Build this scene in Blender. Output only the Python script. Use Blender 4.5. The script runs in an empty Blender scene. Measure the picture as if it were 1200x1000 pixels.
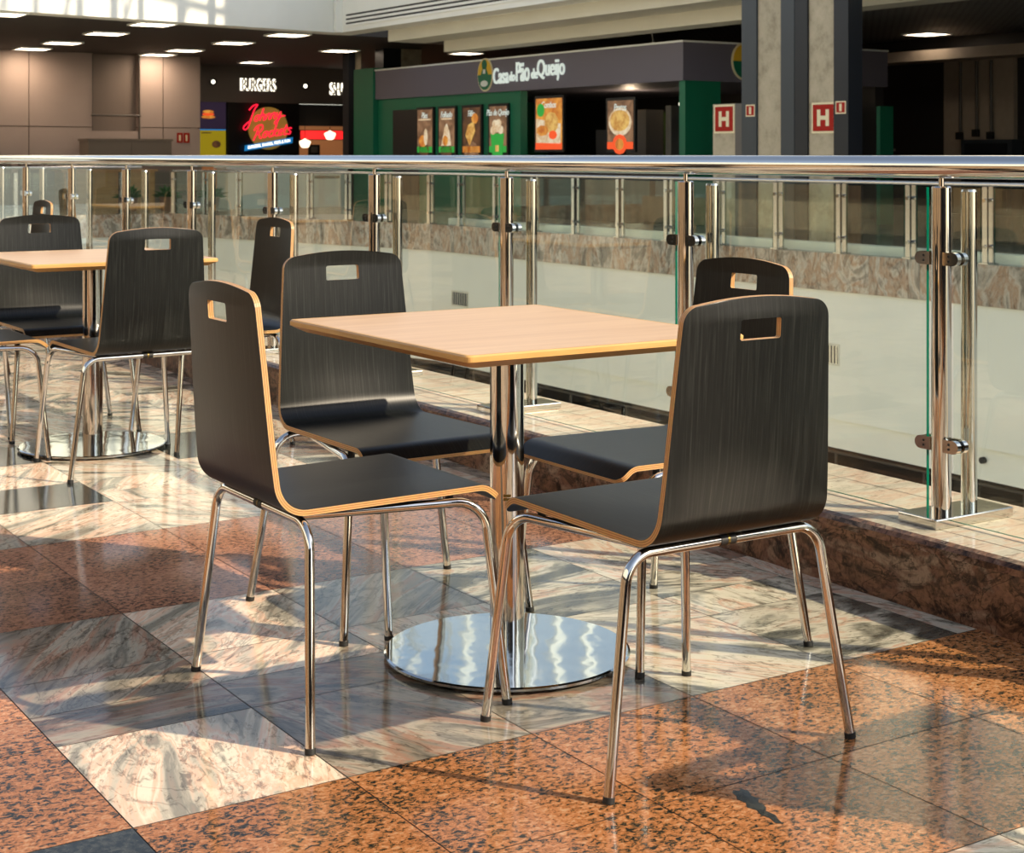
import bpy, math, random
from mathutils import Vector, Matrix
random.seed(4)
PI = math.pi
S = bpy.context.scene
COL = S.collection

# ------------------------------------------------------------------ materials
MATS = {}
def nodes(name):
    m = bpy.data.materials.new(name); m.use_nodes = True
    nt = m.node_tree
    b = nt.nodes['Principled BSDF']
    MATS[name] = m
    return m, nt, b
def N(nt, t, **kw):
    n = nt.nodes.new(t)
    for k, v in kw.items():
        if k in n.inputs.keys(): n.inputs[k].default_value = v
        else: setattr(n, k, v)
    return n
def L(nt, a, b): nt.links.new(a, b)
def ramp(nt, stops, interp='LINEAR'):
    r = nt.nodes.new('ShaderNodeValToRGB'); e = r.color_ramp.elements
    r.color_ramp.interpolation = interp
    while len(e) < len(stops): e.new(0.5)
    for el, (p, c) in zip(e, stops):
        el.position = p; el.color = (c[0], c[1], c[2], 1)
    return r
def plain(name, col, rough=.5, metal=0., spec=.5, noise=0., nscale=8, bump=0.):
    m, nt, b = nodes(name)
    b.inputs['Base Color'].default_value = (*col, 1)
    b.inputs['Roughness'].default_value = rough
    b.inputs['Metallic'].default_value = metal
    b.inputs['Specular IOR Level'].default_value = spec
    if noise or bump:
        tc = N(nt, 'ShaderNodeTexCoord')
        nz = N(nt, 'ShaderNodeTexNoise', Scale=nscale, Detail=6.)
        L(nt, tc.outputs['Object'], nz.inputs['Vector'])
        if noise:
            r = ramp(nt, [(.3, [c*(1-noise) for c in col]), (.7, [min(1, c*(1+noise)) for c in col])])
            L(nt, nz.outputs['Fac'], r.inputs['Fac']); L(nt, r.outputs['Color'], b.inputs['Base Color'])
        if bump:
            bp = N(nt, 'ShaderNodeBump', Strength=bump, Distance=.002)
            L(nt, nz.outputs['Fac'], bp.inputs['Height']); L(nt, bp.outputs['Normal'], b.inputs['Normal'])
    return m
def glow(name, col, strength):
    m, nt, b = nodes(name)
    b.inputs['Base Color'].default_value = (*[c*.5 for c in col], 1)
    b.inputs['Emission Color'].default_value = (*col, 1)
    b.inputs['Emission Strength'].default_value = strength
    return m

plain('chrome', (.70, .68, .64), .06, 1.)
plain('brushed_steel', (.62, .60, .56), .25, 1.)
plain('black_rubber', (.012, .012, .012), .6)
plain('brass_dark', (.16, .11, .03), .35, .8)
plain('white_paint', (.82, .82, .74), .55, noise=.03, nscale=1.5)
plain('cream_paint', (.66, .64, .53), .55, noise=.03, nscale=1.5)
plain('beige_panel', (.42, .34, .30), .55, noise=.04, nscale=1.2)
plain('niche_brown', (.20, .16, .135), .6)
plain('box_brown', (.20, .165, .13), .5)
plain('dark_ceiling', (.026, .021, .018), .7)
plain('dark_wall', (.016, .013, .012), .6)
plain('shop_band', (.155, .135, .120), .6)
plain('black_panel', (.008, .008, .008), .4)
plain('green_paint', (.005, .155, .075), .45)
plain('kiosk_band', (.14, .130, .165), .5)
plain('kiosk_dark', (.025, .022, .02), .6)
plain('lime_wall', (.05, .09, .02), .6)
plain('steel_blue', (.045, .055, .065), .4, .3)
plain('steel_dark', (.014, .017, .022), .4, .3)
plain('sign_red', (.36, .018, .010), .6, spec=.15)
plain('sign_cream', (.78, .70, .46), .5)
plain('sign_white', (.80, .84, .80), .4)
plain('yellow_paint', (.80, .50, .03), .5)
plain('deck_floor', (.40, .33, .25), .15, noise=.25, nscale=2)
plain('lower_floor', (.62, .60, .52), .4)
plain('counter_white', (.70, .70, .64), .5)
plain('plant_green', (.05, .16, .03), .5)
plain('pot_clay', (.30, .16, .09), .6)
plain('pipe_grey', (.10, .09, .08), .5)
plain('wall_tan', (.34, .28, .22), .6, noise=.05)
plain('foot_white', (.7, .7, .68), .4)
plain('glass_edge', (.0, .11, .065), .1)
plain('roof_steel', (.62, .66, .68), .4)
glow('lamp_glow', (1., .80, .60), 9.)
glow('neon_red', (1., .015, .045), 1.5)
glow('neon_blue', (.02, .30, .75), .55)
glow('sign_glow', (1., .92, .74), 2.6)
glow('sign_text', (.85, .95, .88), .55)
glow('red_panel', (1., .02, .02), 1.3)
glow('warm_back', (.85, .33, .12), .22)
glow('pendant_glow', (1., .80, .55), 2.2)
glow('menu_green', (.03, .35, .05), .8)
glow('menu_red', (.85, .09, .02), .9)
glow('menu_purple', (.05, .03, .07), .35)
glow('menu_sun', (.60, .45, .015), .38)
glow('disc_gold', (.55, .34, .06), .28)

def printed(name, c0, c1, st, sc):
    m, nt, b = nodes(name)
    tc = N(nt, 'ShaderNodeTexCoord'); nz = N(nt, 'ShaderNodeTexNoise', Scale=sc, Detail=4., Distortion=.8)
    L(nt, tc.outputs['Object'], nz.inputs['Vector']); r = ramp(nt, [(.35, c0), (.65, c1)]); L(nt, nz.outputs['Fac'], r.inputs['Fac'])
    L(nt, r.outputs['Color'], b.inputs['Emission Color']); b.inputs['Emission Strength'].default_value = st; b.inputs['Base Color'].default_value = (.05, .04, .03, 1)
printed('menu_brown', (.16, .07, .03), (.46, .24, .12), .6, 6); printed('menu_dark', (.03, .012, .005), (.16, .06, .02), .7, 7)
printed('menu_orange', (.62, .15, .015), (.95, .42, .06), .75, 6); printed('menu_yellow', (.62, .26, .04), (.95, .60, .16), .75, 9); printed('menu_cream', (.75, .48, .24), (1, .84, .58), .75, 9)
def laminate():
    m, nt, b = nodes('black_laminate')
    uv = N(nt, 'ShaderNodeUVMap')
    mp = N(nt, 'ShaderNodeMapping'); mp.inputs['Scale'].default_value = (230, 4.5, 1)
    L(nt, uv.outputs['UV'], mp.inputs['Vector'])
    n1 = N(nt, 'ShaderNodeTexNoise', Scale=1., Detail=5., Roughness=.65)
    L(nt, mp.outputs['Vector'], n1.inputs['Vector'])
    r = ramp(nt, [(.34, (.0022, .0026, .0025)), (.52, (.0052, .0060, .0055)), (.66, (.017, .019, .017)), (.78, (.034, .037, .032))])
    L(nt, n1.outputs['Fac'], r.inputs['Fac'])
    L(nt, r.outputs['Color'], b.inputs['Base Color'])
    b.inputs['Roughness'].default_value = .36; b.inputs['Specular IOR Level'].default_value = .28
    bp = N(nt, 'ShaderNodeBump', Strength=.12, Distance=.001)
    L(nt, n1.outputs['Fac'], bp.inputs['Height']); L(nt, bp.outputs['Normal'], b.inputs['Normal'])
laminate()
def plyedge():
    m, nt, b = nodes('plywood_edge')
    uv = N(nt, 'ShaderNodeUVMap'); sp = N(nt, 'ShaderNodeSeparateXYZ')
    L(nt, uv.outputs['UV'], sp.inputs['Vector'])
    a, d, e = (.66, .38, .15), (.40, .19, .06), (.03, .025, .02)
    r = ramp(nt, [(0, e), (.07, a), (.24, a), (.26, d), (.40, d), (.42, a), (.58, a), (.60, d), (.74, d), (.76, a), (.93, a), (.95, e)], 'CONSTANT')
    L(nt, sp.outputs['Y'], r.inputs['Fac'])
    nz = N(nt, 'ShaderNodeTexNoise', Scale=40.)
    mx = N(nt, 'ShaderNodeMixRGB', blend_type='MULTIPLY'); mx.inputs['Fac'].default_value = .3
    L(nt, r.outputs['Color'], mx.inputs['Color1']); L(nt, nz.outputs['Color'], mx.inputs['Color2'])
    L(nt, mx.outputs['Color'], b.inputs['Base Color'])
    b.inputs['Roughness'].default_value = .45
plyedge()
def wood(name, c0, c1, sc, rough):
    m, nt, b = nodes(name)
    tc = N(nt, 'ShaderNodeTexCoord'); mp = N(nt, 'ShaderNodeMapping'); mp.inputs['Scale'].default_value = sc
    L(nt, tc.outputs['Object'], mp.inputs['Vector'])
    nz = N(nt, 'ShaderNodeTexNoise', Scale=1., Detail=5., Distortion=.6)
    L(nt, mp.outputs['Vector'], nz.inputs['Vector'])
    r = ramp(nt, [(.3, c0), (.7, c1)])
    L(nt, nz.outputs['Fac'], r.inputs['Fac']); L(nt, r.outputs['Color'], b.inputs['Base Color'])
    b.inputs['Roughness'].default_value = rough
wood('table_laminate', (.57, .36, .205), (.67, .45, .265), (2.5, 26, 10), .34)
wood('table_edge_wood', (.50, .27, .08), (.62, .36, .12), (6, 6, 60), .4)
wood('slat_wood', (.22, .145, .08), (.42, .29, .16), (7, 7, .5), .5)
wood('counter_wood', (.42, .24, .10), (.55, .34, .15), (1, 1, 14), .5)

def stone(name, kind):
    m, nt, b = nodes(name)
    geo = N(nt, 'ShaderNodeNewGeometry')
    at = N(nt, 'ShaderNodeAttribute', attribute_name='tile_rand')
    # turn and shift the veins from tile to tile
    rot = N(nt, 'ShaderNodeVectorRotate', rotation_type='Z_AXIS')
    ang = N(nt, 'ShaderNodeMath', operation='MULTIPLY'); ang.inputs[1].default_value = 2.6 if kind in ('light', 'dark') else 0.
    L(nt, at.outputs['Fac'], ang.inputs[0]); L(nt, ang.outputs[0], rot.inputs['Angle'])
    L(nt, geo.outputs['Position'], rot.inputs['Vector'])
    off = N(nt, 'ShaderNodeVectorMath', operation='ADD')
    sc = N(nt, 'ShaderNodeVectorMath', operation='SCALE'); sc.inputs['Scale'].default_value = 17.
    cmb = N(nt, 'ShaderNodeCombineXYZ')
    for k in range(3): L(nt, at.outputs['Fac'], cmb.inputs[k])
    L(nt, cmb.outputs[0], sc.inputs[0]); L(nt, rot.outputs[0], off.inputs[0]); L(nt, sc.outputs[0], off.inputs[1])
    P = off.outputs[0]
    if kind in ('light', 'dark', 'curb', 'band', 'top'):
        mp = N(nt, 'ShaderNodeMapping'); mp.inputs['Scale'].default_value = (1.1, 1.5, .8) if kind == 'band' else (2.6, 2.6, 4.2) if kind == 'curb' else (.9, 3.0, 2.4)
        L(nt, P, mp.inputs['Vector'])
        big = N(nt, 'ShaderNodeTexNoise', Scale=1.35, Detail=6., Roughness=.55, Distortion=2.3)
        L(nt, mp.outputs[0], big.inputs['Vector'])
        bs = N(nt, 'ShaderNodeMath', operation='MULTIPLY_ADD'); bs.inputs[1].default_value = .24 if kind == 'light' else .06
        L(nt, at.outputs['Fac'], bs.inputs[0]); L(nt, big.outputs['Fac'], bs.inputs[2])
        vein = N(nt, 'ShaderNodeTexNoise', Scale=2.0, Detail=10., Roughness=.72, Distortion=2.6)
        L(nt, mp.outputs[0], vein.inputs['Vector'])
        mp2 = N(nt, 'ShaderNodeMapping'); mp2.inputs['Scale'].default_value = (26, 60, 40)
        L(nt, P, mp2.inputs['Vector'])
        fine0 = N(nt, 'ShaderNodeTexNoise', Scale=1., Detail=5., Roughness=.7, Distortion=1.)
        L(nt, mp2.outputs[0], fine0.inputs['Vector'])
        msk = N(nt, 'ShaderNodeTexNoise', Scale=4., Detail=3., Distortion=1.5); L(nt, mp.outputs[0], msk.inputs['Vector'])
        fine = N(nt, 'ShaderNodeMath', operation='MULTIPLY_ADD'); fine.inputs[1].default_value = .55
        L(nt, msk.outputs['Fac'], fine.inputs[0]); L(nt, fine0.outputs['Fac'], fine.inputs[2])
        if kind == 'light':
            c = ramp(nt, [(.42, (.12, .11, .085)), (.48, (.34, .31, .24)), (.535, (.70, .62, .48)), (.58, (.72, .62, .48)), (.62, (.68, .42, .29)), (.655, (.72, .62, .48)), (.70, (.66, .44, .31)), (.745, (.50, .44, .34)), (.80, (.24, .22, .17)), (.90, (.34, .24, .18))])
            vc = ramp(nt, [(.30, (.10, .09, .085)), (.37, (.45, .41, .37)), (.42, (1, 1, 1)), (.64, (1, .98, .94)), (.70, (.60, .53, .47))])
            fc = ramp(nt, [(.60, (.16, .15, .14)), (.68, (.62, .60, .56)), (.74, (1, 1, 1))])
        elif kind == 'dark':
            c = ramp(nt, [(.36, (.09, .085, .07)), (.46, (.25, .21, .16)), (.52, (.33, .19, .13)), (.58, (.40, .35, .27)), (.65, (.17, .155, .125)), (.74, (.36, .30, .23))])
            vc = ramp(nt, [(.32, (.15, .14, .13)), (.40, (.6, .57, .54)), (.46, (1, 1, 1)), (.62, (1, .97, .93)), (.70, (.55, .48, .44))])
            fc = ramp(nt, [(.60, (.25, .24, .22)), (.72, (1, 1, 1))])
        elif kind == 'top':
            c = ramp(nt, [(.38, (.55, .48, .37)), (.48, (.70, .60, .47)), (.54, (.68, .48, .35)), (.62, (.70, .60, .46)), (.7, (.56, .47, .36))])
            vc = ramp(nt, [(.30, (.5, .47, .44)), (.40, (1, 1, 1))])
            fc = ramp(nt, [(.58, (.4, .38, .35)), (.70, (1, 1, 1))])
        elif kind == 'band':
            c = ramp(nt, [(.36, (.50, .44, .36)), (.48, (.42, .28, .19)), (.56, (.56, .50, .42)), (.66, (.26, .23, .19))])
            vc = ramp(nt, [(.40, (.4, .36, .33)), (.5, (1, 1, 1)), (.64, (.95, .9, .85))])
            fc = ramp(nt, [(.6, (.7, .7, .7)), (.75, (1, 1, 1))])
        else:
            c = ramp(nt, [(.36, (.09, .05, .03)), (.48, (.26, .13, .07)), (.58, (.18, .085, .05)), (.68, (.33, .22, .145))])
            vc = ramp(nt, [(.41, (.12, .11, .10)), (.48, (.8, .78, .75)), (.52, (1, 1, 1)), (.6, (1, 1, 1)), (.66, (.4, .38, .36))])
            fc = ramp(nt, [(.64, (.25, .24, .22)), (.80, (1, 1, 1))])
        crk = N(nt, 'ShaderNodeTexNoise', Scale=1.5, Detail=5., Roughness=.55, Distortion=1.8); L(nt, mp.outputs[0], crk.inputs['Vector'])
        c1 = N(nt, 'ShaderNodeMath', operation='SUBTRACT'); c1.inputs[1].default_value = .5; L(nt, crk.outputs['Fac'], c1.inputs[0])
        c2 = N(nt, 'ShaderNodeMath', operation='ABSOLUTE'); L(nt, c1.outputs[0], c2.inputs[0])
        cr = ramp(nt, [(0, (.10, .095, .09)), (.006, (.28, .26, .24)), (.016, (1, 1, 1))] if kind != 'band' else [(0, (.7, .68, .65)), (.02, (1, 1, 1))]); L(nt, c2.outputs[0], cr.inputs['Fac'])
        L(nt, bs.outputs[0], c.inputs['Fac']); L(nt, vein.outputs['Fac'], vc.inputs['Fac']); L(nt, fine.outputs[0], fc.inputs['Fac'])
        m1 = N(nt, 'ShaderNodeMixRGB', blend_type='MULTIPLY'); m1.inputs['Fac'].default_value = .62 if kind == 'light' else .85
        L(nt, c.outputs['Color'], m1.inputs['Color1']); L(nt, vc.outputs['Color'], m1.inputs['Color2'])
        m2 = N(nt, 'ShaderNodeMixRGB', blend_type='MULTIPLY'); m2.inputs['Fac'].default_value = .7
        L(nt, m1.outputs['Color'], m2.inputs['Color1']); L(nt, fc.outputs['Color'], m2.inputs['Color2'])
        m3 = N(nt, 'ShaderNodeMixRGB', blend_type='MULTIPLY'); m3.inputs['Fac'].default_value = {'top': .2, 'light': .38, 'dark': .5}.get(kind, .8)
        L(nt, m2.outputs['Color'], m3.inputs['Color1']); L(nt, cr.outputs['Color'], m3.inputs['Color2'])
        out = m3.outputs['Color']
    elif kind in ('orange', 'red'):
        mp = N(nt, 'ShaderNodeMapping'); mp.inputs['Scale'].default_value = (1., 1.35, 1.)
        L(nt, P, mp.inputs['Vector'])
        n1 = N(nt, 'ShaderNodeTexNoise', Scale=72., Detail=6., Roughness=.70, Distortion=.6)
        L(nt, mp.outputs[0], n1.inputs['Vector'])
        n2 = N(nt, 'ShaderNodeTexNoise', Scale=5., Detail=2.)
        L(nt, P, n2.inputs['Vector'])
        ad = N(nt, 'ShaderNodeMath', operation='MULTIPLY_ADD'); ad.inputs[1].default_value = .22
        L(nt, n2.outputs['Fac'], ad.inputs[0]); L(nt, n1.outputs['Fac'], ad.inputs[2])
        if kind == 'orange':
            c = ramp(nt, [(.50, (.020, .019, .014)), (.55, (.085, .06, .03)), (.59, (.34, .13, .042)), (.67, (.48, .19, .07)), (.76, (.54, .31, .16))])
        else:
            c = ramp(nt, [(.46, (.04, .03, .025)), (.55, (.15, .07, .045)), (.62, (.36, .16, .09)), (.75, (.46, .22, .13))])
        L(nt, ad.outputs[0], c.inputs['Fac']); out = c.outputs['Color']
    else:
        n1 = N(nt, 'ShaderNodeTexNoise', Scale=90., Detail=2.)
        L(nt, P, n1.inputs['Vector'])
        c = ramp(nt, [(.4, (.014, .016, .014)), (.7, (.05, .052, .045))])
        L(nt, n1.outputs['Fac'], c.inputs['Fac']); out = c.outputs['Color']
    # per-tile brightness
    br = N(nt, 'ShaderNodeMapRange'); br.inputs['To Min'].default_value = .78; br.inputs['To Max'].default_value = 1.18
    L(nt, at.outputs['Fac'], br.inputs['Value'])
    mm = N(nt, 'ShaderNodeVectorMath', operation='SCALE')
    L(nt, out, mm.inputs[0]); L(nt, br.outputs[0], mm.inputs['Scale'])
    L(nt, mm.outputs[0], b.inputs['Base Color'])
    b.inputs['Roughness'].default_value = .11 if kind != 'curb' else .3
    b.inputs['Specular IOR Level'].default_value = .24 if kind not in ('orange', 'red') else .15
for k, n in (('light', 'light_marble'), ('orange', 'orange_granite'), ('red', 'red_granite'), ('black', 'black_granite'), ('curb', 'curb_granite'), ('band', 'band_marble'), ('top', 'curb_top_marble'), ('dark', 'dark_marble')):
    stone(n, k)
plain('grout', (.06, .045, .035), .7)

def glassmat(name, tint, ior):
    m = bpy.data.materials.new(name); m.use_nodes = True; MATS[name] = m
    nt = m.node_tree; nt.nodes.clear()
    o = N(nt, 'ShaderNodeOutputMaterial'); mx = N(nt, 'ShaderNodeMixShader')
    tr = N(nt, 'ShaderNodeBsdfTransparent'); tr.inputs['Color'].default_value = (*tint, 1)
    gl = N(nt, 'ShaderNodeBsdfGlossy', Roughness=0.); gl.inputs['Color'].default_value = (.95, 1, .97, 1)
    fr = N(nt, 'ShaderNodeFresnel', IOR=ior); ge = N(nt, 'ShaderNodeNewGeometry')
    iv = N(nt, 'ShaderNodeMath', operation='SUBTRACT'); iv.inputs[0].default_value = 1.
    mu = N(nt, 'ShaderNodeMath', operation='MULTIPLY')
    L(nt, ge.outputs['Backfacing'], iv.inputs[1]); L(nt, iv.outputs[0], mu.inputs[0]); L(nt, fr.outputs[0], mu.inputs[1])
    L(nt, mu.outputs[0], mx.inputs['Fac']); L(nt, tr.outputs[0], mx.inputs[1]); L(nt, gl.outputs[0], mx.inputs[2]); L(nt, mx.outputs[0], o.inputs['Surface'])
glassmat('pane_glass', (.955, .985, .96), 1.75)

def disc_chrome():
    m, nt, b = nodes('wavy_chrome')
    b.inputs['Base Color'].default_value = (.52, .55, .57, 1); b.inputs['Metallic'].default_value = 1; b.inputs['Roughness'].default_value = .06
    tc = N(nt, 'ShaderNodeTexCoord')
    nz = N(nt, 'ShaderNodeTexNoise', Scale=9., Detail=2.); L(nt, tc.outputs['Object'], nz.inputs['Vector'])
    bp = N(nt, 'ShaderNodeBump', Strength=.05, Distance=.02); L(nt, nz.outputs['Fac'], bp.inputs['Height']); L(nt, bp.outputs['Normal'], b.inputs['Normal'])
disc_chrome()
def lattice():
    m, nt, b = nodes('lattice_ceiling')
    geo = N(nt, 'ShaderNodeNewGeometry'); mp = N(nt, 'ShaderNodeMapping'); mp.inputs['Scale'].default_value = (6, 6, 0)
    L(nt, geo.outputs['Position'], mp.inputs['Vector'])
    br = N(nt, 'ShaderNodeTexBrick', offset=0., Scale=1.); br.inputs['Color1'].default_value = (.006, .006, .006, 1); br.inputs['Color2'].default_value = (.009, .009, .009, 1); br.inputs['Mortar'].default_value = (.24, .24, .24, 1)
    br.inputs['Mortar Size'].default_value = .16; br.inputs['Brick Width'].default_value = 1.; br.inputs['Row Height'].default_value = 1.
    L(nt, mp.outputs[0], br.inputs['Vector']); L(nt, br.outputs['Color'], b.inputs['Base Color'])
lattice()
def concrete():
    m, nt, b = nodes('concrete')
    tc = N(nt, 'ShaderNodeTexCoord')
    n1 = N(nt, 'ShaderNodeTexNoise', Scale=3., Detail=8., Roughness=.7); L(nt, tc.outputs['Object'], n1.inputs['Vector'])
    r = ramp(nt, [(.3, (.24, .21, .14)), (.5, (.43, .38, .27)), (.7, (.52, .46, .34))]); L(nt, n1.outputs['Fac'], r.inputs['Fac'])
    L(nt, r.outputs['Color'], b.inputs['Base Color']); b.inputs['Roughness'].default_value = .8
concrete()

# ------------------------------------------------------------------ mesh helpers
class MB:
    def __init__(s): s.v = []; s.f = []; s.m = []; s.uv = []; s.sm = []
    def add(s, verts, faces, mat=0, uvs=None, smooth=True):
        o = len(s.v); s.v += [tuple(p) for p in verts]
        for i, fc in enumerate(faces):
            s.f.append([o+k for k in fc]); s.m.append(mat[i] if isinstance(mat, list) else mat)
            s.sm.append(smooth); s.uv.append(uvs[i] if uvs else None)
        return s
    def build(s, name, mats, parent=None, mx=None):
        me = bpy.data.meshes.new(name); me.from_pydata(s.v, [], s.f)
        if isinstance(mats, str): mats = [mats]
        for k in mats: me.materials.append(MATS[k])
        me.polygons.foreach_set('material_index', s.m); me.polygons.foreach_set('use_smooth', s.sm)
        if any(u for u in s.uv):
            ul = me.uv_layers.new(name='UVMap')
            for p, u in zip(me.polygons, s.uv):
                if u:
                    for li, c in zip(p.loop_indices, u): ul.data[li].uv = c
        me.update()
        o = bpy.data.objects.new(name, me); COL.objects.link(o)
        if mx is not None: o.matrix_basis = mx
        if parent: o.parent = parent
        return o
def box(mb, x0, x1, y0, y1, z0, z1, mat=0):
    v = [(x, y, z) for z in (z0, z1) for y in (y0, y1) for x in (x0, x1)]
    f = [(0, 2, 3, 1), (4, 5, 7, 6), (0, 1, 5, 4), (2, 6, 7, 3), (0, 4, 6, 2), (1, 3, 7, 5)]
    return mb.add(v, f, mat, smooth=False)
def prism(mb, pts, a, b, axis='z', mat=0):
    """extrude a 2-D outline from a to b along an axis"""
    def P(p, h): return {'z': (p[0], p[1], h), 'x': (h, p[0], p[1]), 'y': (p[0], h, p[1])}[axis]
    n = len(pts); v = [P(p, a) for p in pts] + [P(p, b) for p in pts]
    area = sum(pts[i][0]*pts[(i+1) % n][1]-pts[(i+1) % n][0]*pts[i][1] for i in range(n))
    f = [tuple(range(n-1, -1, -1)), tuple(range(n, 2*n))] + [(i, (i+1) % n, n+(i+1) % n, n+i) for i in range(n)]
    if (area < 0) != (axis == 'y'): f = [tuple(reversed(q)) for q in f]
    return mb.add(v, f, mat, smooth=False)
def fillet(pts, r, seg=7):
    pts = [Vector(p) for p in pts]; out = [pts[0]]; rs = r if isinstance(r, (list, tuple)) else [r]*(len(pts)-2)
    for i in range(1, len(pts)-1):
        a = (pts[i-1]-pts[i]).normalized(); b = (pts[i+1]-pts[i]).normalized()
        th = a.angle(b); t = rs[i-1]/math.tan(th/2); p0 = pts[i]+a*t; p1 = pts[i]+b*t
        c = pts[i]+(a+b).normalized()*(rs[i-1]/math.sin(th/2))
        u = (p0-c).normalized(); w = (p1-c); w = (w-u*w.dot(u)).normalized(); tot = PI-th
        for k in range(seg+1):
            q = tot*k/seg; out.append(c+(u*math.cos(q)+w*math.sin(q))*rs[i-1])
    out.append(pts[-1]); return out
def tube(mb, path, r, n=14, mat=0, caps=True):
    path = [Vector(p) for p in path]; m = len(path)
    T = [(path[min(i+1, m-1)]-path[max(i-1, 0)]).normalized() for i in range(m)]
    up = Vector((0, 0, 1)) if abs(T[0].z) < .9 else Vector((1, 0, 0))
    U = (up-T[0]*up.dot(T[0])).normalized(); v = []
    for i in range(m):
        U = (U-T[i]*U.dot(T[i])).normalized(); W = T[i].cross(U)
        rr = r[i] if isinstance(r, (list, tuple)) else r
        v += [path[i]+(U*math.cos(2*PI*k/n)+W*math.sin(2*PI*k/n))*rr for k in range(n)]
    f = [(i*n+k, i*n+(k+1) % n, (i+1)*n+(k+1) % n, (i+1)*n+k) for i in range(m-1) for k in range(n)]
    mb.add(v, f, mat)
    if caps:
        mb.add(v[:n], [tuple(range(n-1, -1, -1))], mat, smooth=False); mb.add(v[-n:], [tuple(range(n))], mat, smooth=False)
    return mb
def lathe(mb, prof, c=(0, 0, 0), n=48, mat=0, sharp=True):
    """prof: list of (r, z) from bottom to top; each band gets its own vertices so edges stay crisp"""
    for (r0, z0), (r1, z1) in zip(prof, prof[1:]):
        v = [(c[0]+r*math.cos(2*PI*k/n), c[1]+r*math.sin(2*PI*k/n), c[2]+z) for r, z in ((r0, z0), (r1, z1)) for k in range(n)]
        if r0 < 1e-6: f = [tuple(range(n, 2*n))[::-1]] if z1 < z0 or True else []
        elif r1 < 1e-6: f = [tuple(range(n))]
        else: f = [(k, (k+1) % n, n+(k+1) % n, n+k) for k in range(n)]
        mb.add(v, f, mat)
    return mb
def link_empty(name, loc, rz=0):
    o = bpy.data.objects.new(name, None); COL.objects.link(o); o.empty_display_size = .1
    o.location = loc; o.rotation_euler = (0, 0, rz); return o
def tag(o, label, cat, group=None):
    o['label'] = label; o['category'] = cat
    if group: o['group'] = group
    return o
def thing(name, label, cat, loc=(0, 0, 0), rz=0, group=None): return tag(link_empty(name, loc, rz), label, cat, group)
def struct(name, mb, mats):
    o = mb.build(name, mats); o['kind'] = 'structure'; return o
def copy_tree(o, parent=None):
    c = o.copy(); COL.objects.link(c)
    if parent: c.parent = parent
    for ch in list(o.children): copy_tree(ch, c)
    return c
ORD = ['nearest', 'second', 'third', 'fourth', 'fifth', 'sixth', 'seventh', 'eighth', 'ninth', 'tenth', 'eleventh', 'twelfth', 'thirteenth', 'fourteenth', 'fifteenth', 'sixteenth', 'seventeenth', 'eighteenth', 'nineteenth', 'twentieth', 'twenty-first', 'twenty-second', 'twenty-third', 'twenty-fourth', 'twenty-fifth']
def textmesh(name, body, size, mat, mx, parent, depth=.01, shear=0, sx=1., align='CENTER', bold=0.):
    cu = bpy.data.curves.new(name, 'FONT'); cu.body = body; cu.size = size; cu.extrude = depth; cu.align_x = align; cu.align_y = 'CENTER'; cu.shear = shear; cu.offset = bold
    t = bpy.data.objects.new(name, cu); COL.objects.link(t); bpy.context.view_layer.update()
    me = bpy.data.meshes.new_from_object(t.evaluated_get(bpy.context.evaluated_depsgraph_get()))
    bpy.data.objects.remove(t); me.name = name; me.materials.clear(); me.materials.append(MATS[mat])
    for v in me.vertices: v.co.x *= sx
    o = bpy.data.objects.new(name, me); COL.objects.link(o); o.matrix_basis = mx; o.parent = parent; return o
def face_x(y, z, x):   # local frame on a wall that faces -X
    return Matrix(((0, 0, -1, x), (-1, 0, 0, y), (0, 1, 0, z), (0, 0, 0, 1)))
def face_y(x, z, y):   # local frame on a wall that faces -Y
    return Matrix(((1, 0, 0, x), (0, 0, -1, y), (0, 1, 0, z), (0, 0, 0, 1)))

# ------------------------------------------------------------------ camera
cam = bpy.data.cameras.new('camera'); co = bpy.data.objects.new('camera', cam); COL.objects.link(co)
cam.sensor_width = 36; cam.lens = 36*1862/1200; cam.shift_y = -318/1200
co.location = (0, 0, 1.126); co.rotation_euler = (PI/2, 0, -math.radians(32.692))
cam.clip_end = 300; cam.dof.use_dof = True; cam.dof.focus_distance = 3.3; cam.dof.aperture_fstop = 16
S.camera = co

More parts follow.
